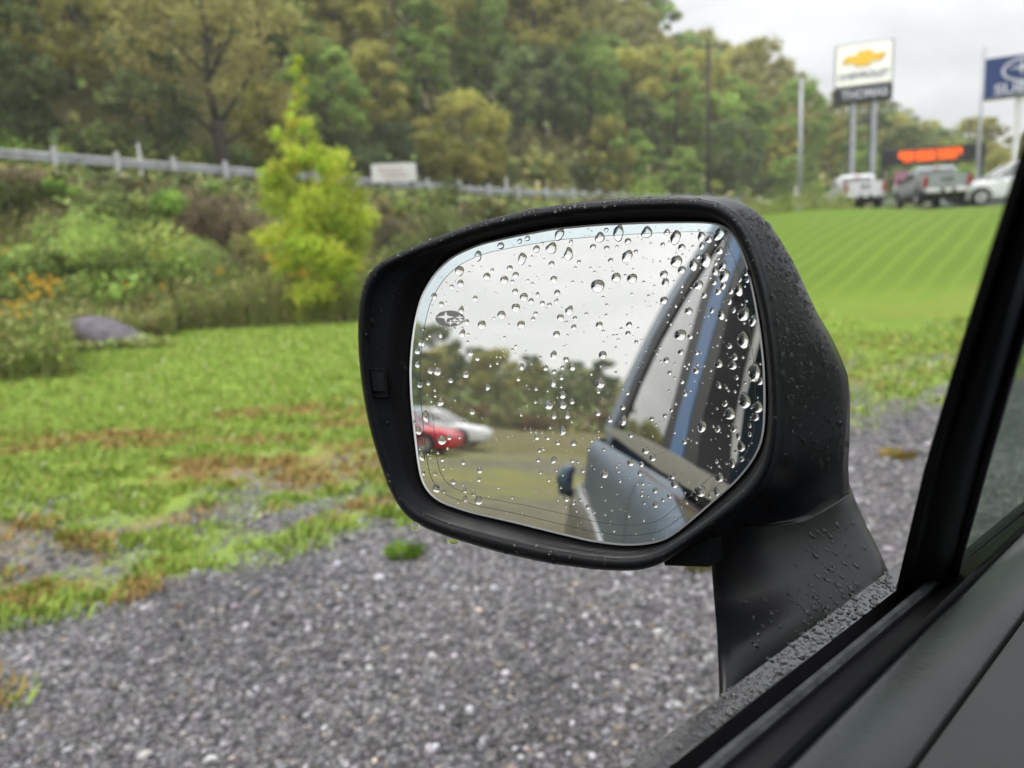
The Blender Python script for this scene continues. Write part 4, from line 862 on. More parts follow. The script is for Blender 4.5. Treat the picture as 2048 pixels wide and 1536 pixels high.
def sedan(name, loc, rz, paint, label, suv=False, cat='car', s=1.0):
    root = empty(name, loc, rz, label, cat); root.scale = (s, s, s); H = 1.66 if suv else 1.45; B = 1.05 if suv else .94; ex = .25 if suv else .0
    rg = []
    for (x, hw, z0, z1) in ((2.32, .62, .38, .62), (2.25, .78, .26, .74), (1.95, .88, .22, .84 + ex * .5), (1.3, .91, .2, B - .04), (.6, .92, .2, B), (-1.4, .92, .2, B + .02), (-1.9, .9, .24, B + (.0 if suv else .0)), (-2.2, .84, .32, B - .06), (-2.3, .74, .42, B - .2)): rg.append(rrect(hw, z0, z1, x, .16, 5))
    MB().loft(rg).build('body', paint, root, 'auto')
    r0, r1 = (.15, -1.95) if suv else (.05, -1.05); f0, b0 = (1.15 if not suv else 1.05), (-2.1 if suv else -1.95)
    MB().loft([[(f0, -.82, B - .03), (f0, .82, B - .03), (b0, .82, B - .03), (b0, -.82, B - .03)], [(r0, -.64, H - .03), (r0, .64, H - .03), (r1, .62, H - .03), (r1, -.62, H - .03)]]).build('cab_glass', M['glassdark'], root)
    MB().loft([[(r0 + .12, -.66, H - .08), (r0 + .12, .66, H - .08), (r1 - .12, .64, H - .08), (r1 - .12, -.64, H - .08)], [(r0, -.63, H - .01), (r0, .63, H - .01), (r1, .61, H - .01), (r1, -.61, H - .01)], [(r0 - .3, -.5, H + .03), (r0 - .3, .5, H + .03), (r1 + .2, .48, H + .03), (r1 + .2, -.48, H + .03)]]).build('roof', paint, root, 'auto')
    for s_ in (-1, 1):
        for (p0, p1, r_) in (((f0, .83, B - .03), (r0 + .05, .65, H - .05), .045), ((-.35, .84, B - .03), (-.4, .64, H - .05), .04), ((b0 + .05, .82, B - .03), (r1, .63, H - .05), .09)):
            MB().tube([(p0[0], s_ * p0[1], p0[2]), (p1[0], s_ * p1[1], p1[2])], r_, 6).build('pillar', paint, root, True)
        for x in (1.4, -1.4): wheel(root, x, s_ * .82, .34, .22); arch(root, x, s_ * .9, .34)
        MB().box((2.12, s_ * .66, .68 + ex * .4), (.3, .3, .14), bev=.05).build('headlight', M['lamp'], root); MB().box((-2.2, s_ * .66, .78 + ex * .5), (.14, .32, .16), bev=.04).build('tail_lamp', M['redlamp'], root)
        MB().box((.75, s_ * .98, B + .02), (.12, .18, .14), bev=.04).build('door_mirror', paint, root)
        for x in (.2, -.9): MB().box((x, s_ * .925, B - .14), (.18, .03, .03)).build('door_handle', paint, root)
    MB().box((2.3, 0, .45), (.06, .9, .22), bev=.02).build('grille', M['blacktrim'], root); MB().box((0, 0, .22), (4.0, 1.5, .12)).build('underbody', M['blacktrim'], root)
    return root
P = ground_at(2022, 415, 36); sedan('parked_suv', P, math.radians(165), M['carwhite'], 'white car facing left between message board and window frame', True, s=1.16)
# cars behind, seen only in the mirror
g0 = np.array([0, 0, 0.]); CV = CAM - 2 * ((CAM - MC) @ MN) * MN
def mirror_car(px, py, push, s, paint, label):
    Pn = mun(px, py, UP, g0); v = Pn - CV; v[2] = 0; v /= np.linalg.norm(v); Pn = Pn + v * push; lat = np.array([-v[1], v[0], 0])
    if proj_m(Pn + lat)[0] < proj_m(Pn)[0]: lat = -lat
    hd = lat - .30 * v; hd /= np.linalg.norm(hd); Pw = Pn - hd * 2.3 * s
    sedan('parked_car', (Pw[0], Pw[1], hz(Pw[0], Pw[1]) + .02), math.atan2(hd[1], hd[0]), paint, label, s=s)
def proj_m(P): return proj(P - 2 * ((P - MC) @ MN) * MN)
mirror_car(974, 906, 2.5, .90, M['carwhite'], 'white car reflected at the left edge of the mirror, behind the red one')
mirror_car(914, 918, 1.0, .84, M['carred'], 'red car reflected at the left edge of the mirror')
# shrubs behind
for i in range(16):
    az = math.radians(-158 + i * 2.9); r = 56 + 4 * (i % 3); x, y = r * math.sin(az), r * math.cos(az); z = hz(x, y)
    nm, cc = [('brown', (.12, .085, .035)), ('olive', (.11, .11, .03)), ('rusty', (.15, .08, .035))][i % 3]
    root = empty('shrub', (x, y, z - .1), 0, f'{nm} shrub before the wood reflected in the mirror', 'shrub', 'shrubs reflected in the mirror'); cl = [(random.uniform(-2.2, 2.2), random.uniform(-1, 1), random.uniform(.3, 1.2), .7, .8) for _ in range(14)]
    c = obj('foliage', crown_mesh('foliage', cl, 900, .15, inner=.3), root); c.color = (*cc, 1)

# ------------------------------------------------------------------ the vehicle the picture is taken from
SUV = empty('suv', tuple(wor(-.6, -.65, -1.35)), YA * -1, 'grey-blue vehicle with black door mirror, seen from its driver seat', 'car')
SUV.rotation_euler = (0, 0, 0)
BASE = np.array(SUV.location)
def cpart(name, mb, mt, smooth='auto', parent=None):
    mb.v = [tuple(np.array(v) - BASE) for v in mb.v] if parent is None else mb.v
    return mb.build(name, mt, parent or SUV, smooth)
def subpart(name, mb, mt, parent, smooth='auto'):                    # parent sits at the vehicle's origin, so the same offset holds
    mb.v = [tuple(np.array(v) - BASE) for v in mb.v]; return mb.build(name, mt, parent, smooth)

GLASS = [(843,590),(870,545),(905,512),(960,488),(1030,472),(1110,457),(1200,449),(1300,445),(1390,444),(1437,446),(1463,460),(1480,490),(1495,535),(1508,590),(1520,660),(1528,730),(1530,800),(1528,860),(1520,895),(1500,930),(1470,965),(1430,1000),(1390,1035),(1350,1068),(1322,1083),(1280,1090),(1240,1090),(1180,1082),(1100,1063),(1020,1043),(940,1025),(880,1005),(855,985),(842,960),(835,920),(828,860),(822,800),(820,740),(823,690),(830,640)]
LIP1 = [(760,545),(850,507),(950,472),(1050,447),(1150,432),(1250,424),(1350,421),(1410,424),(1445,436),(1470,462),(1493,510),(1512,570),(1528,640),(1538,720),(1543,800),(1540,870),(1527,925),(1500,965),(1460,1003),(1400,1050),(1330,1097),(1290,1110),(1240,1113),(1180,1107),(1080,1090),(980,1066),(890,1042),(842,1022),(812,1000),(790,960),(770,900),(754,840),(742,770),(735,700),(737,640),(745,590)]
LIP3 = [(737,540),(765,520),(850,483),(950,446),(1050,421),(1150,407),(1250,399),(1350,396),(1420,401),(1455,415),(1480,440),(1503,490),(1523,550),(1538,620),(1549,700),(1556,800),(1554,880),(1542,940),(1512,990),(1470,1022),(1400,1072),(1340,1118),(1310,1134),(1270,1142),(1200,1140),(1100,1127),(1000,1105),(900,1075),(830,1048),(800,1020),(777,975),(758,920),(740,860),(728,800),(720,740),(716,680),(717,620),(725,570)]
CEN = (1190, 765); NA = 220
ANG = np.linspace(0, 2 * np.pi, NA, endpoint=False)
def polar(loop, sm=1.6):
    L = np.array(loop, float) - CEN; a = np.arctan2(-L[:, 1], L[:, 0]); r = []
    for th in ANG:
        d = np.array([math.cos(th), -math.sin(th)]); best = 0
        for i in range(len(L)):
            p_, q = L[i], L[(i + 1) % len(L)]; e = q - p_; den = d[0] * e[1] - d[1] * e[0]
            if abs(den) < 1e-9: continue
            t = (p_[0] * e[1] - p_[1] * e[0]) / den; s = (p_[0] * d[1] - p_[1] * d[0]) / den
            if t > 0 and -1e-6 <= s <= 1 + 1e-6: best = max(best, t)
        r.append(best)
    r = np.array(r); k = np.exp(-np.arange(-6, 7) ** 2 / (2 * sm * sm)); k /= k.sum()
    r = sum(k[j + 6] * np.roll(r, j) for j in range(-6, 7))
    return r
RG, RL1, RL3 = polar(GLASS, 1.2), polar(LIP1), polar(LIP3)
def px_of(R): return np.stack([CEN[0] + R * np.cos(ANG), CEN[1] - R * np.sin(ANG)], 1)
def on_mirror(px, h=0.0): q = MC + MN * h; return np.array([plane(x, y, MN, q) for x, y in px])
# mirror glass
def mirror_glass():
    o0 = on_mirror(px_of(RG - 3.0)); rim_in = on_mirror(px_of(RG - 3.0), -.00002); rim_out = on_mirror(px_of(RG + 1.0), -.0006); back = on_mirror(px_of(RG + 1.0), -.004)
    c = on_mirror([CEN])[0]
    mb = MB(); mb.add([c] + list(o0), [(0, 1 + i, 1 + (i + 1) % NA) for i in range(NA)]); g = cpart('mirror_glass', mb, M['mirror'], False)
    mb = MB(); mb.loft([rim_in, rim_out, back], cap=False); subpart('glass_edge', mb, M['mirror_rim'], g)
    band_r = RG - 19 - 4 * np.sin(ANG).clip(0, 1); top = on_mirror(px_of(RG - 3.2), .00006); inn = on_mirror(px_of(band_r), .00006)
    V = []; Fc = []; lo, hi = math.radians(20), math.radians(196)
    idx = [i for i in range(NA) if lo < ANG[i] < hi]; V = [top[i] for i in idx] + [inn[i] for i in idx]; n = len(idx)
    mb = MB().add(V, [(i, n + i, n + i + 1, i + 1) for i in range(n - 1)]); subpart('tinted_border', mb, M['mirror_band'], g, False)
    a_, b_ = on_mirror(px_of(band_r), .0001), on_mirror(px_of(band_r - .9), .0001); mb = MB().loft([a_, b_], cap=False); subpart('border_line', mb, M['line'], g, False)
    sel = [i for i in range(NA) if math.radians(190) < ANG[i] < math.radians(325)]; r2 = RG - 38
    pa, pb = on_mirror(px_of(RG - 40), .0001), on_mirror(px_of(RG - 40.8), .0001); V = [pa[i] for i in sel] + [pb[i] for i in sel]; n = len(sel)
    subpart('border_line', MB().add(V, [(i, n + i, n + i + 1, i + 1) for i in range(n - 1)]), M['line'], g, False)
    # etched oval with stars left as clear mirror
    q = lambda x, y: (840 + x * .0716, 580 + y * .0716)
    el = [q(835 + 405 * math.cos(6.2832 * i / 40), 800 - 228 * math.sin(6.2832 * i / 40)) for i in range(40)]; V = list(on_mirror(el, .00012)); Fc = [tuple(range(40))]; mi = [0]
    for (cx_, cy_, l_, r_, u_, d_, k) in ((722, 755, 285, 243, 165, 170, 42), (1103, 762, 133, 137, 72, 68, 22), (970, 845, 110, 120, 75, 80, 22), (1140, 840, 100, 110, 70, 75, 20), (848, 915, 128, 117, 95, 105, 24), (1062, 920, 102, 108, 70, 70, 20)):
        pts = [(cx_ + r_, cy_), (cx_ + k, cy_ - k), (cx_, cy_ - u_), (cx_ - k, cy_ - k), (cx_ - l_, cy_), (cx_ - k, cy_ + k), (cx_, cy_ + d_), (cx_ + k, cy_ + k)]
        b0 = len(V); V += list(on_mirror([q(*p_) for p_ in pts], .0002)) + list(on_mirror([q(cx_, cy_)], .0002)); Fc += [(b0 + 8, b0 + i, b0 + (i + 1) % 8) for i in range(8)]; mi += [1] * 8
    me = mesh_np('etched_emblem', np.array(V) - BASE, Fc, [M['etched'], M['mirror']], False, None, mi); obj('etched_emblem', me, g)
    return g
MG = mirror_glass()
# housing: recess, lip and shell in one lofted body
def housing():
    rings = []; seam_z = car(at(1700, 960, .425))[2]
    rings.append(on_mirror(px_of(RG + 2), -.006)); rings.append(on_mirror(px_of(RG + 5), -.002)); 
    f = lambda t: RG * (1 - t) + RL1 * t
    left = smooth01(.2, .9, -np.cos(ANG))                                     # the outer side is a broad flat panel
    rings.append(on_mirror(px_of(RG + 9), .0)); rings.append(np.array([on_mirror([px_of(f(.55))[i]], .002 + .004 * left[i])[0] for i in range(NA)]))
    rings.append(np.array([on_mirror([px_of(f(.93))[i]], .005 + .0035 * left[i])[0] for i in range(NA)])); rings.append(on_mirror(px_of(RL1), .0095))
    mid = RL1 * .55 + RL3 * .45; rings.append(on_mirror(px_of(mid), .0135)); rings.append(on_mirror(px_of(RL1 * .15 + RL3 * .85), .0120)); rings.append(on_mirror(px_of(RL3), .0085))
    nfront = len(rings)
    P0 = rings[-1]; C0 = np.array([car(p_) for p_ in P0]); ax = C0.mean(0)
    vert = np.clip((C0[:, 2] - C0[:, 2].min()) / (np.ptp(C0[:, 2])), 0, 1)      # 0 bottom .. 1 top
    inb = np.clip((C0[:, 1].max() - C0[:, 1]) / (np.ptp(C0[:, 1])), 0, 1)      # 1 inboard
    D = (np.minimum(.036 + .128 * (1 - vert), .104) + .036 * (1 - smooth01(.04, .36, vert))) * (.55 + .45 * inb); low = (1 - smooth01(.08, .75, vert)) * smooth01(.30, .75, inb)
    for a in (.06, .14, .25, .38, .5, .62, .73, .83, .91, .965, .99, 1.0):
        pp = 6.0 + 14 * low; s = np.maximum((1 - a ** pp) ** (1 / 2.3), .02); Q = C0.copy(); Lq = C0[:, 1] + (C0[:, 1].min() - .0005 - C0[:, 1]) * low * (.75 + .22 * (1 - smooth01(.04, .36, vert))) * smooth01(0, .55, a); Q[:, 1] = ax[1] + (Lq - ax[1]) * s; Q[:, 2] = ax[2] + .004 * a + (C0[:, 2] - ax[2]) * s; Q[:, 0] = C0[:, 0] + D * a; Q[:, 0] = Q[:, 0] * s + (ax[0] + .085 * a) * (1 - s)
        lift = seam_z; z = Q[:, 2]; k = smooth01(.0, .35, a); zc = np.where(z < lift + .004, lift + .004 * 0 - .0 + (z - lift) * .04, z); Q[:, 2] = z * (1 - k) + zc * k
        rings.append(np.array([wor(*q) for q in Q]))
    mb = MB(); mb.loft([r_ for r_ in rings], cap=False); nf = len(mb.f); h = cpart('mirror_housing', mb, [M['housing'], M['shell'], M['recess']], True)
    idx = np.zeros(len(h.data.polygons), dtype=np.int32); k = np.arange(len(idx)) // NA; idx[k >= nfront] = 1; idx[k < 3] = 2; h.data.polygons.foreach_set('material_index', idx)
    return h, mb
HO, HOMB = housing()
# small square pad with a grooved frame on the outer panel
def pad():
    fr = [(738, 738), (771, 738), (775, 794), (742, 794)]
    hgt = .0105
    def quad(px, h): return list(on_mirror(px, h))
    o = quad(fr, hgt); cx_, cy_ = np.mean(fr, 0); inn = quad([(x + (2.2 if x < cx_ else -2.2), y + (2.5 if y < cy_ else -2.5)) for x, y in fr], hgt); lo = quad([(x + (2.2 if x < cx_ else -2.2), y + (2.5 if y < cy_ else -2.5)) for x, y in fr], hgt - .0015)
    o2 = quad([(x + (-1.2 if x < cx_ else 1.2), y + (-1.2 if y < cy_ else 1.2)) for x, y in fr], hgt - .002)
    subpart('pad_frame', MB().loft([o2, o, inn, lo], cap=False), M['housing'], HO); 
    c2 = quad([(x + (4 if x < cx_ else -4), y + (4.5 if y < cy_ else -12)) for x, y in fr], hgt - .0002); c3 = quad([(x + (3 if x < cx_ else -3), y + (3.5 if y < cy_ else -11)) for x, y in fr], hgt - .004)
    subpart('pad', MB().loft([c3, c2]), M['housing'], HO); subpart('pad_floor', MB().add(lo, [(0, 1, 2, 3)]), M['recess'], HO)
pad()
# stalk on the door
def stalk():
    rings = []; n = 40; seamL = [(1425, 1010), (1700, 948)]
    lv = [(1412, 1020, 1655, 985, .222, .186), (1416, 1060, 1697, 985, .216, .184), (1420, 1130, 1709, 1020, .207, .180), (1427, 1220, 1734, 1082, .190, .168), (1433, 1300, 1757, 1132, .172, .155), (1437, 1390, 1775, 1175, .160, .146), (1440, 1500, 1795, 1250, .152, .140)]
    for (xl, yl, xr, yr, LL, LR) in lv:
        PL = np.array(car(plane(xl, yl, LF, wor(0, LL, 0)))); PR = np.array(car(plane(xr, yr, LF, wor(0, LR, 0)))); ring = []
        for k in range(n):
            th = 2 * math.pi * k / n; e = .72; cx_ = np.sign(math.cos(th)) * abs(math.cos(th)) ** e; sy = np.sign(math.sin(th)) * abs(math.sin(th)) ** e
            t = .5 + .5 * cx_; q = wor(*(PL * (1 - t) + PR * t)); vd = q - CAM; vd[2] = 0; vd /= np.linalg.norm(vd); ring.append(q + vd * (.020 - .024 * sy))
        rings.append(ring)
    st = cpart('mirror_stalk', MB().loft(rings), M['shell'], 'auto')
    # seam groove between shell and stalk
    r0 = [np.array(p_) for p_ in rings[0]]
    q = [at(1326, 1118, .372), at(1415, 1060, .362), at(1418, 1134, .362), at(1330, 1131, .370)]; q2 = [p_ + FW * .012 for p_ in q]
    cpart('mirror_gusset', MB().loft([q, q2]), M['housing'])
    return st
ST = stalk()

# door: profiles swept along the car
def zl(x, y): d = ray(x, y); return d[2] / (d @ LF), (d @ FW) / (d @ LF)
def edge(L, near, far, a0=-.55, a1=None):
    z0, f0 = zl(*near); z1, f1 = zl(*far); A0, A1 = f0 * L, f1 * L; Z0, Z1 = z0 * L, z1 * L; sl_ = (Z1 - Z0) / (A1 - A0)
    return lambda a: (a, L, Z0 + sl_ * (a - A0) * (1.0 if a > A0 else .3))
E0 = edge(.138, (1300, 1485), (1764, 1144)); E1 = edge(.1275, (1335, 1536), (1793, 1180)); E2 = edge(.1195, (1392, 1536), (1822, 1183)); E3 = edge(.1125, (1436, 1536), (1843, 1194)); E4 = edge(.099, (1548, 1536), (1874, 1219)); E5 = edge(.0745, (1822, 1536), (2048, 1229))
def sweep(name, prof, mt, a0=-.5, a1=.62, n=24, smooth='auto', cap=True):
    rings = [[wor(*p_(a)) for p_ in prof] for a in np.linspace(a0, a1, n)]
    return cpart(name, MB().loft(rings, cap=cap), mt, smooth)
def off(e, dl, dz): return lambda a: (e(a)[0], e(a)[1] + dl, e(a)[2] + dz)
def lerp(e, g, t, dz=0.0): return lambda a: tuple(np.array(e(a)) * (1 - t) + np.array(g(a)) * t + np.array([0, 0, dz]))
MOULD = sweep('belt_moulding', [off(E0, -.002, -.03), off(E0, -.001, -.003), off(E0, -.002, .0), lerp(E0, E1, .35, .0002), lerp(E0, E1, .7, .0003), off(E1, .001, .0001), E1, off(E1, 0, -.03)], M['wetblack'], n=60, a1=.45)
sweep('glass_slot', [off(E1, 0, -.012), off(E2, 0, -.012), off(E2, 0, -.03), off(E1, 0, -.03)], M['recess'])
SEAL = sweep('window_seal', [off(E2, 0, -.03), off(E2, 0, -.002), lerp(E2, E3, .3, .001), off(E3, .002, .001), off(E3, 0, .0), off(E3, -.001, -.002), lerp(E3, E4, .5, -.0015), off(E4, .001, .0), off(E4, 0, -.002), off(E4, 0, -.03)], M['rubber'], n=60)
sweep('seal_lip', [off(E3, .0035, .0005), off(E3, .0025, .0022), off(E3, .0005, .0022), off(E3, -.0008, .0004)], M['felt'], n=60, a1=.40)
sweep('door_panel', [off(E4, 0, -.03), off(E4, -.0005, -.004), off(E4, -.003, -.0015), lerp(E4, E5, .35, .0015), lerp(E4, E5, .7, .001), off(E5, .0015, 0), off(E5, .0004, -.002), off(E5, .0004, -.05)], M['doorcard'], a1=1.0, n=60)
sweep('dash_end', [off(E5, -.0004, -.05), off(E5, -.0004, -.002), off(E5, -.0015, 0), off(E5, -.03, -.012), off(E5, -.08, -.06), off(E5, -.09, -.5), off(E5, 0, -.5)], M['doorcard2'], a1=1.0, n=40)
# window frame upright
BL = [(1768, 1300), (1780, 1230), (1795, 1165), (1847, 940), (1905, 740), (1960, 560), (2010, 400), (2048, 275), (2090, 140), (2150, -60)]
BR = [(1890, 1330), (1900, 1245), (1914, 1165), (1977, 940), (2030, 757), (2082, 580), (2130, 420), (2170, 290), (2210, 160), (2270, -40)]
Wq = wor(0, .122, -.158); Wn = np.cross(FW, -LF * .22 + UP * .505); Wn /= np.linalg.norm(Wn)
def upright():
    prof = [(0, .018), (0, .002), (.012, 0), (.17, -.0025), (.20, .001), (.24, .0035), (.30, .0015), (.45, -.0035), (.58, -.0045), (.70, -.002), (.78, .003), (.84, .005), (.88, .0025), (.97, .001), (1, .003), (1, .02)]
    rings = []
    for (l, r_) in zip(BL, BR):
        dl = proj(plane(l[0], l[1], Wn, Wq))[2]; dl = min(dl, .45); PLt = at(*l, dl); PRt = at(*r_, dl + .004); vd = ray((l[0] + r_[0]) / 2, l[1]); vd /= np.linalg.norm(vd)
        rings.append([PLt * (1 - t) + PRt * t + vd * o * 1.0 for t, o in prof])
    cpart('window_frame', MB().loft(rings), M['rubber'])
    # quarter glass and its lower channel
    dq = .375; rings2 = []
    g0_ = [at(1905, 1180, .352), at(1970, 940, .335), at(2080, 560, .31), at(2180, 240, .30), at(2400, 300, .42), at(2300, 860, .5)]
    gl = MB().add(g0_ + [p_ + ray(2000, 900) * .004 for p_ in g0_], [(5, 4, 3, 2, 1, 0), (6, 7, 8, 9, 10, 11)] + [(i, (i + 1) % 6, 6 + (i + 1) % 6, 6 + i) for i in range(6)]); return cpart('quarter_glass', gl, M['qglass'], False)
QG = upright()
def quarter_channel():
    ln = lambda p_, q, L: [car(plane(*p_, LF, wor(0, L, 0))), car(plane(*q, LF, wor(0, L, 0)))]
    T = ln((1912, 1122), (2048, 1010), .1160); T2 = ln((1905, 1150), (2048, 1032), .1110); Bt = ln((1870, 1218), (2048, 1050), .1000)
    ext = lambda s_: [np.array(s_[0]) - (np.array(s_[1]) - np.array(s_[0])) * .05, np.array(s_[1]) + (np.array(s_[1]) - np.array(s_[0])) * 1.2]
    T, T2, Bt = ext(T), ext(T2), ext(Bt); rings = []
    for i in (0, 1): rings.append([wor(*T[i]), wor(*(T[i] * .7 + T2[i] * .3 + np.array([0, 0, .0008]))), wor(*T2[i]), wor(*Bt[i]), wor(*(Bt[i] + np.array([0, 0, -.02]))), wor(*(T[i] + np.array([0, .0, -.02])))])
    cpart('quarter_window_seal', MB().loft(rings), M['rubber'])
    rings = [[wor(*(T[i] + np.array([0, dl, dz]))) for dl, dz in ((0, 0), (0, .0009), (-.0012, .0009), (-.0012, 0))] for i in (0, 1)]
    cpart('quarter_window_glint_trim', MB().loft(rings), M['polegrey'])  # pale strip put in for the reflection along the glass gasket
quarter_channel()

# ---- outer body behind the mirror
def body_side():
    st = []; cl = []; tr = []
    for a in np.linspace(-2.75, 1.75, 60):
        k = smooth01(-1.95, -2.75, a); fl = .03 * math.exp(-((a + 1.75) / .42) ** 2); kf = smooth01(.9, 1.75, a); z0 = E0(0)[2] + .002 - .2 * smooth01(.42, .75, a)
        prof = [(.128, z0 + .006), (.138, z0 - .002), (.150, z0 - .014), (.1585, z0 - .034), (.161, z0 - .05), (.164, z0 - .10), (.167, z0 - .165)]
        st.append([wor(a, l - k * .16 - kf * .12, z - .06 * smooth01(-.15, .05, a)) for l, z in prof])
        prof = [(.150, z0 - .150), (.172, z0 - .168), (.186, z0 - .20), (.206, z0 - .34), (.212, z0 - .55), (.20, z0 - .74), (.08, z0 - .86)]
        cl.append([wor(a, l - k * .16 - kf * .12 + fl * (1 if i else 0), z) for i, (l, z) in enumerate(prof)])
        tr.append([wor(a, l - k * .16 - kf * .12 + fl * .5, z) for l, z in ((.168, z0 - .155), (.1745, z0 - .158), (.1755, z0 - .165), (.168, z0 - .170))])
    cpart('body_side', MB().loft(st, cap=False, closed=False), M['bodypaint'], True)
    for a_ in (-.40, -1.38):
        z0 = E0(0)[2] + .002; pf = [(.138, z0 - .002), (.150, z0 - .014), (.1585, z0 - .034), (.161, z0 - .05), (.164, z0 - .10), (.167, z0 - .165)]
        cpart('door_gap', MB().loft([[wor(a_ + da, l + .0006, z) for l, z in pf] for da in (-.0035, .0035)], cap=False, closed=False), M['blacktrim'], True)
    cpart('lower_cladding', MB().loft(cl, cap=False, closed=False), M['cladding'], True)
    cpart('cladding_trim', MB().loft(tr), M['polegrey'], True)
body_side()
def wprism(name, px, mt, thick=.02, offs=0.0, parent=None):
    q = Wq + Wn * offs * (1 if Wn @ LF > 0 else -1); inn = -Wn if Wn @ LF > 0 else Wn
    P0 = [mun(x, y, Wn, q) for x, y in px]; P1 = [p_ + inn * thick for p_ in P0]; n = len(px)
    return cpart(name, MB().add(P0 + P1, [tuple(range(n)), tuple(range(2 * n - 1, n - 1, -1))] + [(i, (i + 1) % n, n + (i + 1) % n, n + i) for i in range(n)]), mt, False)
# reflected window side, front to back (each a prism on the tilted window plane)
wprism('roof_rail', [(1432, 438), (1330, 600), (1288, 680), (1250, 760), (1228, 815), (1208, 858), (1222, 862), (1243, 815), (1263, 765), (1303, 680), (1347, 600), (1450, 438)], M['bodypaint'], .05, .004)
wprism('window_frame', [(1450, 438), (1347, 600), (1303, 680), (1263, 765), (1243, 815), (1222, 862), (1234, 868), (1258, 812), (1277, 765), (1317, 680), (1362, 600), (1462, 438)], M['blacktrim'], .03)
wprism('rear_door_glass', [(1462, 438), (1362, 600), (1317, 680), (1277, 765), (1258, 812), (1234, 868), (1322, 905), (1340, 830), (1362, 740), (1400, 600), (1455, 438)][0:6] + [(1322, 903), (1340, 830), (1362, 740), (1400, 600), (1468, 438)], M['rearglass'] if 'rearglass' in M else M['glassdark'], .006, -.006)
wprism('rear_door_frame', [(1468, 438), (1400, 600), (1362, 740), (1340, 830), (1318, 902), (1337, 912), (1356, 830), (1382, 740), (1418, 600), (1478, 438)], M['blacktrim'], .04)
wprism('pillar_strip', [(1478, 438), (1418, 600), (1382, 740), (1356, 830), (1337, 910), (1363, 920), (1380, 830), (1404, 740), (1444, 600), (1508, 438)], M['blue'], .03, .001)
wprism('front_door_frame', [(1508, 438), (1444, 600), (1404, 740), (1380, 830), (1362, 920), (1392, 935), (1406, 830), (1430, 740), (1462, 600), (1530, 438)], M['blacktrim'], .04)
wprism('seat_belt', [(1502, 600), (1470, 700), (1434, 800), (1408, 907), (1458, 919), (1476, 800), (1500, 700), (1530, 600)], M['trimgrey'], .01, -.05)
wprism('rear_belt_trim', [(1212, 851), (1294, 878), (1357, 911), (1403, 941), (1470, 980), (1440, 1012), (1366, 971), (1312, 935), (1257, 895), (1213, 862)], M['beltgrey'], .03, .006)
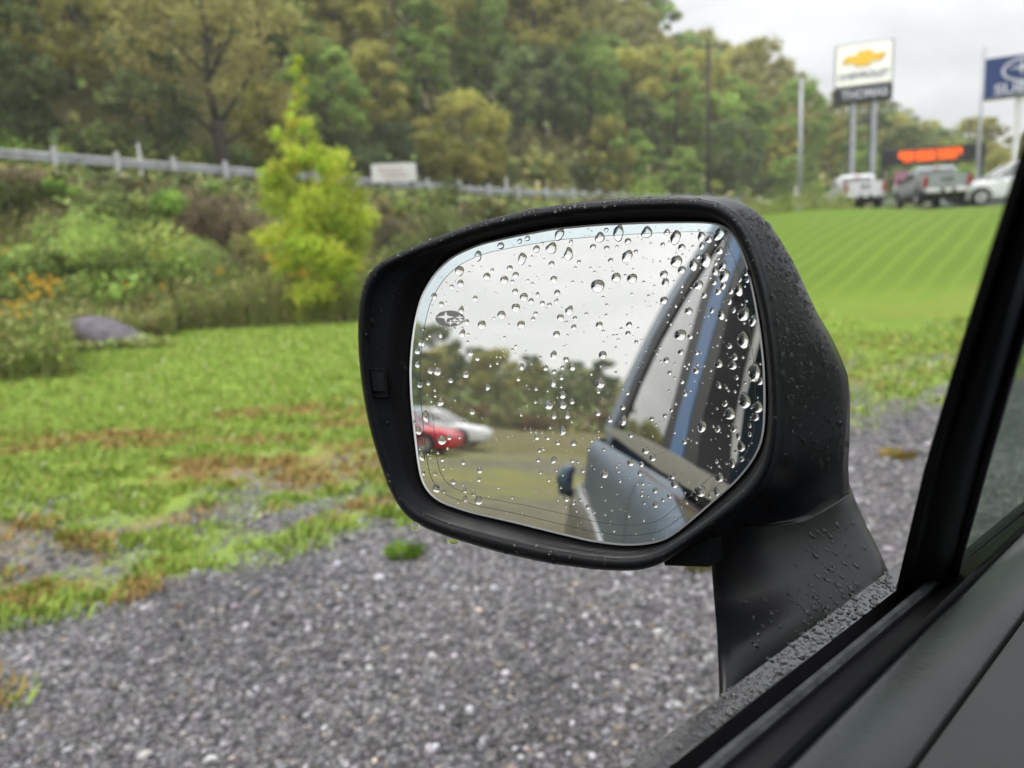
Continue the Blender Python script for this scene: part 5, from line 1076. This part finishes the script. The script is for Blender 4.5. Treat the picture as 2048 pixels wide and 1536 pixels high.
# cabin shell
def cabin():
    zb = -.185
    roof = [[wor(a, l, z) for l, z in ((-.115, .335), (-.2, .385), (-.62, .43), (-1.04, .385), (-1.125, .335), (-1.125, .30), (-.62, .39), (-.115, .30))] for a in (-1.9, -.9, .12)]
    cpart('roof', MB().loft(roof), M['bodypaint']); 
    ins = MB(); ins.loft([[wor(a, l, z) for l, z in ((-.16, .30), (-.62, .36), (-1.08, .30), (-1.08, .292), (-.62, .352), (-.16, .292))] for a in (-1.85, .1)]); cpart('headliner', ins, M['seat'])
    o = MB(); o.loft([[wor(a, l, z) for l, z in ((-1.40, zb), (-1.47, zb - .3), (-1.44, zb - .8), (-1.36, zb - .8), (-1.36, zb))] for a in (-2.7, 1.7)]); cpart('far_body_side', o, M['bodypaint'])
    cpart('cabin_floor', MB().loft([[wor(a, l, z) for l, z in ((.1, -1.0), (-1.4, -1.0), (-1.4, -1.05), (.1, -1.05))] for a in (-2.6, 1.7)]), M['blacktrim'])
    cpart('tailgate', MB().loft([[wor(a, l, z) for l, z in ((.02, -1.0), (.02, -.17), (-.15, .30), (-1.1, .30), (-1.3, -.17), (-1.3, -1.0))] for a in (-2.62, -2.55)]), M['bodypaint'])
    cpart('rear_roof', MB().loft([[wor(a, l, z) for l, z in ((-.13, z1), (-.62, z1 + .07), (-1.1, z1), (-1.1, z1 - .03), (-.62, z1 + .03), (-.13, z1 - .03))] for a, z1 in ((-1.9, .32), (-2.5, .25), (-2.62, .2))]), M['bodypaint'])
    for l0 in (-.22, -.95):
        s = MB()
        for a, z, w in ((-.10, -.62, .25),): pass
        s.loft([[wor(a, l0 + dl, z) for dl in (-.22, .22) for a in aa] and [wor(aa[0], l0 - .22, z), wor(aa[1], l0 - .22, z), wor(aa[1], l0 + .10, z), wor(aa[0], l0 + .10, z)] for z, aa in ((-.75, (-.28, -.12)), (-.3, (-.42, -.25)), (-.05, (-.5, -.36)))]); cpart('seat_back', s, M['seat'])
        h = MB(); h.loft([[wor(aa[0], l0 - .14, z), wor(aa[1], l0 - .14, z), wor(aa[1], l0 + .03, z), wor(aa[0], l0 + .03, z)] for z, aa in ((-.03, (-.51, -.41)), (.06, (-.53, -.42)), (.14, (-.54, -.45)))]); cpart('head_restraint', h, M['seat'])
    cpart('bonnet', MB().loft([[wor(a, l, z) for l, z in ((.05 - k, -.50), (-.05 - k, -.40 - .04 * k), (-.62, -.30 - .06 * k), (-1.19 + k, -.40 - .04 * k), (-1.29 + k, -.50), (-1.25 + k, -.7), (.01 - k, -.7))] for a, k in ((.75, 0), (1.3, .03), (1.75, .12))]), M['bodypaint'])
    for a_ in (-1.75, 1.15):
        for l_ in (.07, -1.31):
            P = wor(a_, l_, -1.35 + .34); hub = MB(); 
            V, Fc = disc(.07, .2); ang = math.atan2(FW[1], FW[0]); c_, s_ = math.cos(ang), math.sin(ang); hub.add([(x * c_ - y * s_ + P[0], x * s_ + y * c_ + P[1], z + P[2]) for x, y, z in V], Fc)
            w_ = cpart('wheel', hub, M['blacktrim'], True); wheel_pair = WHEEL[(.34, .22)]
            for nm, me in (('tyre', wheel_pair[0]), ('rim', wheel_pair[1])): o = obj(nm, me, w_); o.location = Vector(P - BASE); o.rotation_euler = (0, 0, ang)
    def handle(a): h = MB(); h.tube([wor(a, .205, -.25), wor(a, .226, -.262), wor(a, .236, -.295), wor(a, .230, -.33), wor(a, .205, -.345)], [.012, .024, .03, .026, .012], 12); cpart('door_handle', h, M['bodypaint'], True)
    handle(-1.90)
    pl = MB(); pl.loft([[wor(a, l, z) for l, z in ((.10, -.2), (-.115, .32), (-.135, .32), (.08, -.2))] for a in (-2.3, -1.95)]); cpart('rear_pillar', pl, M['bodypaint'])
cabin()

# ------------------------------------------------------------------ raindrops
def drop_mesh(seed, hgt=.55, irregular=.06, elong=1.0, tail=0.0):
    rs = random.Random(seed); nseg, nr = 18, 7; ph = [rs.uniform(0, 6.28) for _ in range(3)]; V = [(0, 0, hgt)]; Fc = []
    for j in range(1, nr + 1):
        t = j / nr; a = t * math.radians(78) ; rr = math.sin(a) / math.sin(math.radians(78)); zz = (math.cos(a) - math.cos(math.radians(78))) / (1 - math.cos(math.radians(78))) * hgt
        if j == nr: zz = -.03
        for i in range(nseg):
            th = 6.28318 * i / nseg; k = 1 + irregular * t * (math.sin(2 * th + ph[0]) + .6 * math.sin(3 * th + ph[1]) + .4 * math.sin(5 * th + ph[2]))
            x, y = rr * k * math.cos(th), rr * k * math.sin(th) * elong
            if y > 0: x *= 1 - tail * y
            V.append((x, y, zz))
    for i in range(nseg): Fc.append((0, 1 + i, 1 + (i + 1) % nseg))
    for j in range(nr - 1):
        for i in range(nseg): k = (i + 1) % nseg; Fc.append((1 + j*nseg + i, 1 + (j+1)*nseg + i, 1 + (j+1)*nseg + k, 1 + j*nseg + k))
    return V, Fc
ROUND = [mesh_np('raindrop', *drop_mesh(s, .62, .035), M['water'], True) for s in range(4)]
IRR = [mesh_np('raindrop', *drop_mesh(20 + s, .5, .12, 1.25, .25), M['water'], True) for s in range(5)]
RA = "1570,370,38 1130,455,28 960,530,32 705,600,35 820,645,38 608,705,35 1290,550,36 1397,480,28 1510,472,40 1638,515,38 1510,592,24 1820,465,24 1197,624,24 1025,685,29 1155,712,33 1241,675,25 828,737,27 762,760,17 1217,722,15 1526,706,27 1552,808,25 1237,798,24 1302,840,33 1357,868,21 1405,820,16 1440,885,20 1495,898,19 1242,918,34 1135,972,33 1282,1045,31 988,1047,34 938,848,20 630,833,25 685,891,21 834,938,25 875,1025,21 843,1110,26 680,1123,18 1390,963,17 1372,1003,16 1547,868,16 1642,938,30 1576,992,27 1685,998,17 1770,966,14 1677,1064,21 1547,1117,27 1855,755,52 535,1180,29 506,1243,26 904,1258,25 955,1298,20 1525,1272,27 1619,1306,22 1287,1360,22 1465,1370,22 1666,1364,28 1591,1367,16 1528,1397,18 506,1345,24 602,1392,24 655,1397,32 868,1420,26 754,1464,20 1261,1452,18 1524,1478,27 1585,1443,19 1033,1512,22 523,1497,23 586,1484,17 1272,420,20 1330,400,22 1655,430,18 1065,640,16 1715,578,17"
RB = "453,315,41 330,345,31 372,297,16 515,372,22 640,312,35 773,312,20 830,345,38 375,418,19 510,470,36 285,410,17 400,500,18 567,440,15 745,395,16 870,412,24 1000,340,27 1050,362,21 1118,325,36 1003,403,19 1120,435,24 980,474,16 1030,492,40 1140,538,28 835,505,40 948,527,30 870,562,27 752,590,27 762,645,26 1090,570,22 1150,598,38 1095,515,14 437,612,33 542,617,34 312,665,42 980,662,32 1145,662,22 1085,643,18 1195,698,20 1245,690,32 1305,628,16 1255,625,15 1112,702,22 752,762,26 1020,727,18 915,832,26 325,925,24 522,922,20 515,980,18 860,990,40 927,1000,20 348,1123,28 865,1102,18 768,1157,20 1115,1180,25 1185,1062,18 1207,1190,27 1280,850,40 1340,895,28 1130,855,26 1070,828,16 1185,768,18 1215,825,15 1275,1020,42 1350,1235,45 1220,1137,20 970,1108,16 965,1225,23 570,1037,14 332,1310,34 1385,1295,24 873,1298,17 790,1240,15 1115,1320,18 1233,1272,14 1298,580,20"
RC = "848,32,27 738,75,20 510,107,24 572,97,18 666,230,29 1007,123,21 1230,65,19 1485,88,25 1555,183,28 1453,257,34 1557,255,31 1625,230,22 1493,330,23 1590,326,25 895,304,22 1557,440,29 555,337,32 503,445,28 672,512,36 726,494,18 525,625,30 475,380,15 1368,490,22 1447,495,18 1521,530,20 1636,532,22 1385,588,15 1490,657,23 1376,657,17 1628,662,17 676,653,18 828,675,18 950,733,24 755,818,19 942,800,17 632,867,31 552,862,32 840,884,17 688,889,15 905,907,17 843,942,19 940,955,32 515,708,17 538,754,16 622,757,14 1582,942,22 1740,1000,18 1635,972,15 1705,735,17 1455,805,13 1394,750,13 1362,136,14 1357,232,14 1545,55,18 683,720,12"
RD = "332,92,32 320,142,14 872,75,14 892,155,20 672,322,16 760,300,15 1187,287,36 1158,222,18 1285,200,42 1370,245,34 1355,308,26 1003,370,32 1110,388,19 1215,388,20 1243,435,18 1262,503,28 1320,423,14 1320,365,13 1203,612,24 1268,588,16 1120,710,27 1103,603,12 888,473,18 803,262,13 632,530,26 678,578,25 532,612,24 605,622,18 593,682,17 360,687,27 822,755,26 808,702,20 695,795,19 790,832,17 747,857,13 695,890,20 993,800,34 1100,803,22 533,430,17 317,283,22 395,327,21 485,330,27 482,245,20 512,152,15 250,903,16 1053,830,11 903,877,11 520,963,12 618,992,11 462,733,11 605,825,12 613,750,12 1112,95,16 1165,115,10"
def rotm(x, y, z):
    m_ = Matrix.Identity(4)
    for i in range(3): m_[i][0] = x[i]; m_[i][1] = y[i]; m_[i][2] = z[i]
    return m_
def mirror_drops():
    placed = []
    for S, (ox, oy, sc) in ((RA, (700, 370, .267)), (RB, (1100, 370, .3027)), (RC, (700, 740, .2734)), (RD, (1100, 740, .3027))):
        for t in S.split():
            a, b_, c_ = [float(v) for v in t.split(',')]; x, y, r = ox + a * sc, oy + b_ * sc, c_ * sc
            if any((x - p_[0]) ** 2 + (y - p_[1]) ** 2 < (r * .7) ** 2 for p_ in placed): continue
            placed.append((x, y, r))
    inside = lambda x, y, mrg=3: math.hypot(x - CEN[0], y - CEN[1]) < np.interp(math.atan2(-(y - CEN[1]), x - CEN[0]) % (2 * math.pi), ANG, RG, period=2 * math.pi) - mrg
    for x, y, r in placed:
        if not inside(x, y, r * .8): continue
        P = on_mirror([(x, y)])[0]; dp = proj(P)[2]; rw = r * dp / FPX; irr = (y < 520 and r > 8) or random.random() < .12 or x > 1400
        o = obj('raindrop', random.choice(IRR if irr else ROUND), MG)
        M4 = Matrix.Translation(Vector(P - BASE)) @ rotm(MX, MY, MN) @ Matrix.Rotation(random.uniform(-.4, .4), 4, 'Z') @ Matrix.Diagonal((rw * 1.04, rw, rw, 1)); o.matrix_local = M4
    V, Fc = drop_mesh(3, .55, .03); V = np.array(V); mb = MB(); n = 0; tries = 0
    while n < 520 and tries < 20000:
        tries += 1; x, y = random.uniform(825, 1528), random.uniform(448, 1088)
        if not inside(x, y, 6): continue
        dens = vnoise(np.array([x / 55.]), np.array([y / 55. + 9]))[0] ; dens = max(dens, .85 if x > 1380 and y < 900 else 0)
        if random.random() > dens * 1.0 - .12: continue
        r = random.choice([1.0, 1.3, 1.6, 2.0, 2.6, 3.2])
        if any((x - p_[0]) ** 2 + (y - p_[1]) ** 2 < (r + p_[2] + 1) ** 2 for p_ in placed): continue
        placed.append((x, y, r)); P = on_mirror([(x, y)])[0]; rw = r * proj(P)[2] / FPX; n += 1
        mb.add([P + MX * v[0] * rw + MY * v[1] * rw + MN * v[2] * rw - BASE for v in V], Fc)
    o = mb.build('small_raindrops', M['water'], MG, True); tag(o, kind='stuff')
mirror_drops()
def surface_drops(src, parent, count, sampler, rr, name, individual=70, elong=1.35, hg=.52):
    V0 = [tuple(v.co) for v in src.data.vertices]; bv = BVHTree.FromPolygons(V0, [tuple(p_.vertices) for p_ in src.data.polygons]); org = Vector(CAM - BASE)
    hits = []; tries = 0
    while len(hits) < count and tries < count * 40:
        tries += 1; s = sampler()
        if s is None: continue
        x, y = s; d = Vector(ray(x, y)).normalized(); loc, nor, idx, dist = bv.ray_cast(org, d)
        if loc is None: continue
        if nor.dot(d) > 0: nor = -nor
        r = rr() * dist / FPX
        if any((loc - h[0]).length < (r + h[2]) * .9 for h in hits): continue
        hits.append((loc, nor, r))
    hits.sort(key=lambda h: -h[2]); mb = MB(); Vd = [drop_mesh(40 + k, hg, .08, elong, .15) for k in range(5)]; ms = [mesh_np('raindrop', *q, M['water'], True) for q in Vd]
    for i, (loc, nor, r) in enumerate(hits):
        up = Vector((0, 0, 1)); up = (up - nor * up.dot(nor)); 
        if up.length < .2: up = Vector(FW) - nor * Vector(FW).dot(nor)
        up.normalize(); xx = up.cross(nor); Rm = rotm(xx, up, nor); k = random.randrange(5)
        if i < individual: o = obj('raindrop', ms[k], parent); o.matrix_local = Matrix.Translation(loc) @ Rm @ Matrix.Rotation(random.uniform(-.3, .3), 4, 'Z') @ Matrix.Diagonal((r * .8, r, r, 1))
        else: A = Rm.to_3x3(); mb.add([tuple(loc + A @ Vector((v[0] * r * .8, v[1] * r, v[2] * r))) for v in Vd[k][0]], Vd[k][1])
    if mb.v: tag(mb.build(name, M['water'], parent, True), kind='stuff')
def samp_shell():
    t = random.random(); y = random.uniform(410, 940) if random.random() < .35 else random.triangular(410, 900, 480)
    x0 = np.interp(y, [400, 440, 490, 550, 620, 700, 800, 900], [1420, 1490, 1520, 1538, 1550, 1560, 1566, 1566]); x1 = np.interp(y, [400, 440, 500, 560, 640, 700, 770, 890], [1480, 1530, 1572, 1602, 1637, 1662, 1682, 1700]); return random.uniform(x0, x1), y
surface_drops(HO, HO, 430, samp_shell, lambda: random.choice([1.6, 2, 2.4, 3, 3.6, 4.4, 5.5, 7.5]), 'small_raindrops', 110, 1.2)
def samp_top():
    i = random.choice([k for k in range(NA) if math.radians(35) < ANG[k] < math.radians(160)]); p_ = px_of(RL3)[i] * 1.0; u = random.random(); q = px_of(RL1)[i]; t = random.random() ** 2 * .6; return tuple(p_ * (1 - t) + q * t + np.array([0, random.uniform(-3, 2)]))
surface_drops(HO, HO, 210, samp_top, lambda: random.choice([1.6, 2, 2.5, 3, 3.6, 4.5, 6]), 'small_raindrops', 50, 1.1)
def samp_left():
    return random.uniform(728, 815), random.uniform(560, 1010)
surface_drops(HO, HO, 26, samp_left, lambda: random.choice([1.6, 2, 3, 4, 5, 7]), 'small_raindrops', 16, 1.2)
def samp_bot():
    i = random.choice([k for k in range(NA) if math.radians(195) < ANG[k] < math.radians(350)]); p_ = px_of(RL3)[i]; q = px_of(RL1)[i]; t = random.random() * .8 + .1; return tuple(p_ * (1 - t) + q * t)
surface_drops(HO, HO, 36, samp_bot, lambda: random.choice([2, 3, 4, 5, 7]), 'small_raindrops', 30, 1.0)
def samp_stalk():
    if random.random() < .3: return random.uniform(1480, 1640), random.uniform(1180, 1300)
    y = random.uniform(1040, 1230); return random.triangular(1540, 1740, 1700), y
surface_drops(ST, ST, 110, samp_stalk, lambda: random.choice([2, 2.6, 3, 4, 5, 6]), 'small_raindrops', 60, 1.3)
def samp_mould():
    t = random.random() ** .8; w = random.random(); A = np.array([1240, 1536]) * (1 - t) + np.array([1775, 1140]) * t; B = np.array([1335, 1536]) * (1 - t) + np.array([1793, 1180]) * t; return tuple(A * (1 - w) + B * w + np.array([0, -4]))
surface_drops(MOULD, MOULD, 230, samp_mould, lambda: random.choice([3, 4, 5, 6, 8, 10]), 'small_raindrops', 140, 1.0, .42)
# hanging drops under the lower lip
for (x, y, r) in ((905, 1078, 12), (830, 1053, 9)):
    P = at(x, y, .418); rw = r * .418 / FPX; mb = MB(); V = []; Fc = []; nu, nv = 14, 8
    for j in range(nv + 1):
        ph = math.pi * j / nv
        for i in range(nu): th = 6.283 * i / nu; V.append(P + rw * (R0 * math.sin(ph) * math.cos(th) * 1.15 + np.array([0, 1., 0]) * math.sin(ph) * math.sin(th) + UP * math.cos(ph) * .95) - BASE)
    for j in range(nv):
        for i in range(nu): k = (i + 1) % nu; Fc.append((j*nu+i, (j+1)*nu+i, (j+1)*nu+k, j*nu+k))
    mb.add(V, Fc).build('hanging_drop', M['water'], HO, True)

# give look-alike neighbours their own words
def unique_labels():
    by = {}
    for o in COL.objects:
        if o.parent is None and 'label' in o.keys(): by.setdefault(o['label'], []).append(o)
    for lb, os_ in by.items():
        if len(os_) < 2: continue
        rear = 'mirror' in lb and 'housing' not in lb
        key = (lambda o: -math.atan2(o.location.x, o.location.y)) if rear else (lambda o: proj(np.array(o.location))[0])
        os_.sort(key=key); n = len(os_)
        nm = {2: ['leftmost', 'rightmost'], 3: ['leftmost', 'middle', 'rightmost']}.get(n) or (['leftmost'] + [['second', 'third', 'fourth', 'fifth', 'sixth', 'seventh', 'eighth', 'ninth', 'tenth', 'eleventh', 'twelfth', 'thirteenth', 'fourteenth', 'fifteenth', 'sixteenth', 'seventeenth', 'eighteenth', 'nineteenth', 'twentieth'][k] + ' from left:' for k in range(min(19, n - 2))])
        for k, o in enumerate(os_):
            if k < len(nm): o['label'] = nm[k] + ' ' + lb
            elif k == n - 1: o['label'] = 'rightmost ' + lb
unique_labels()
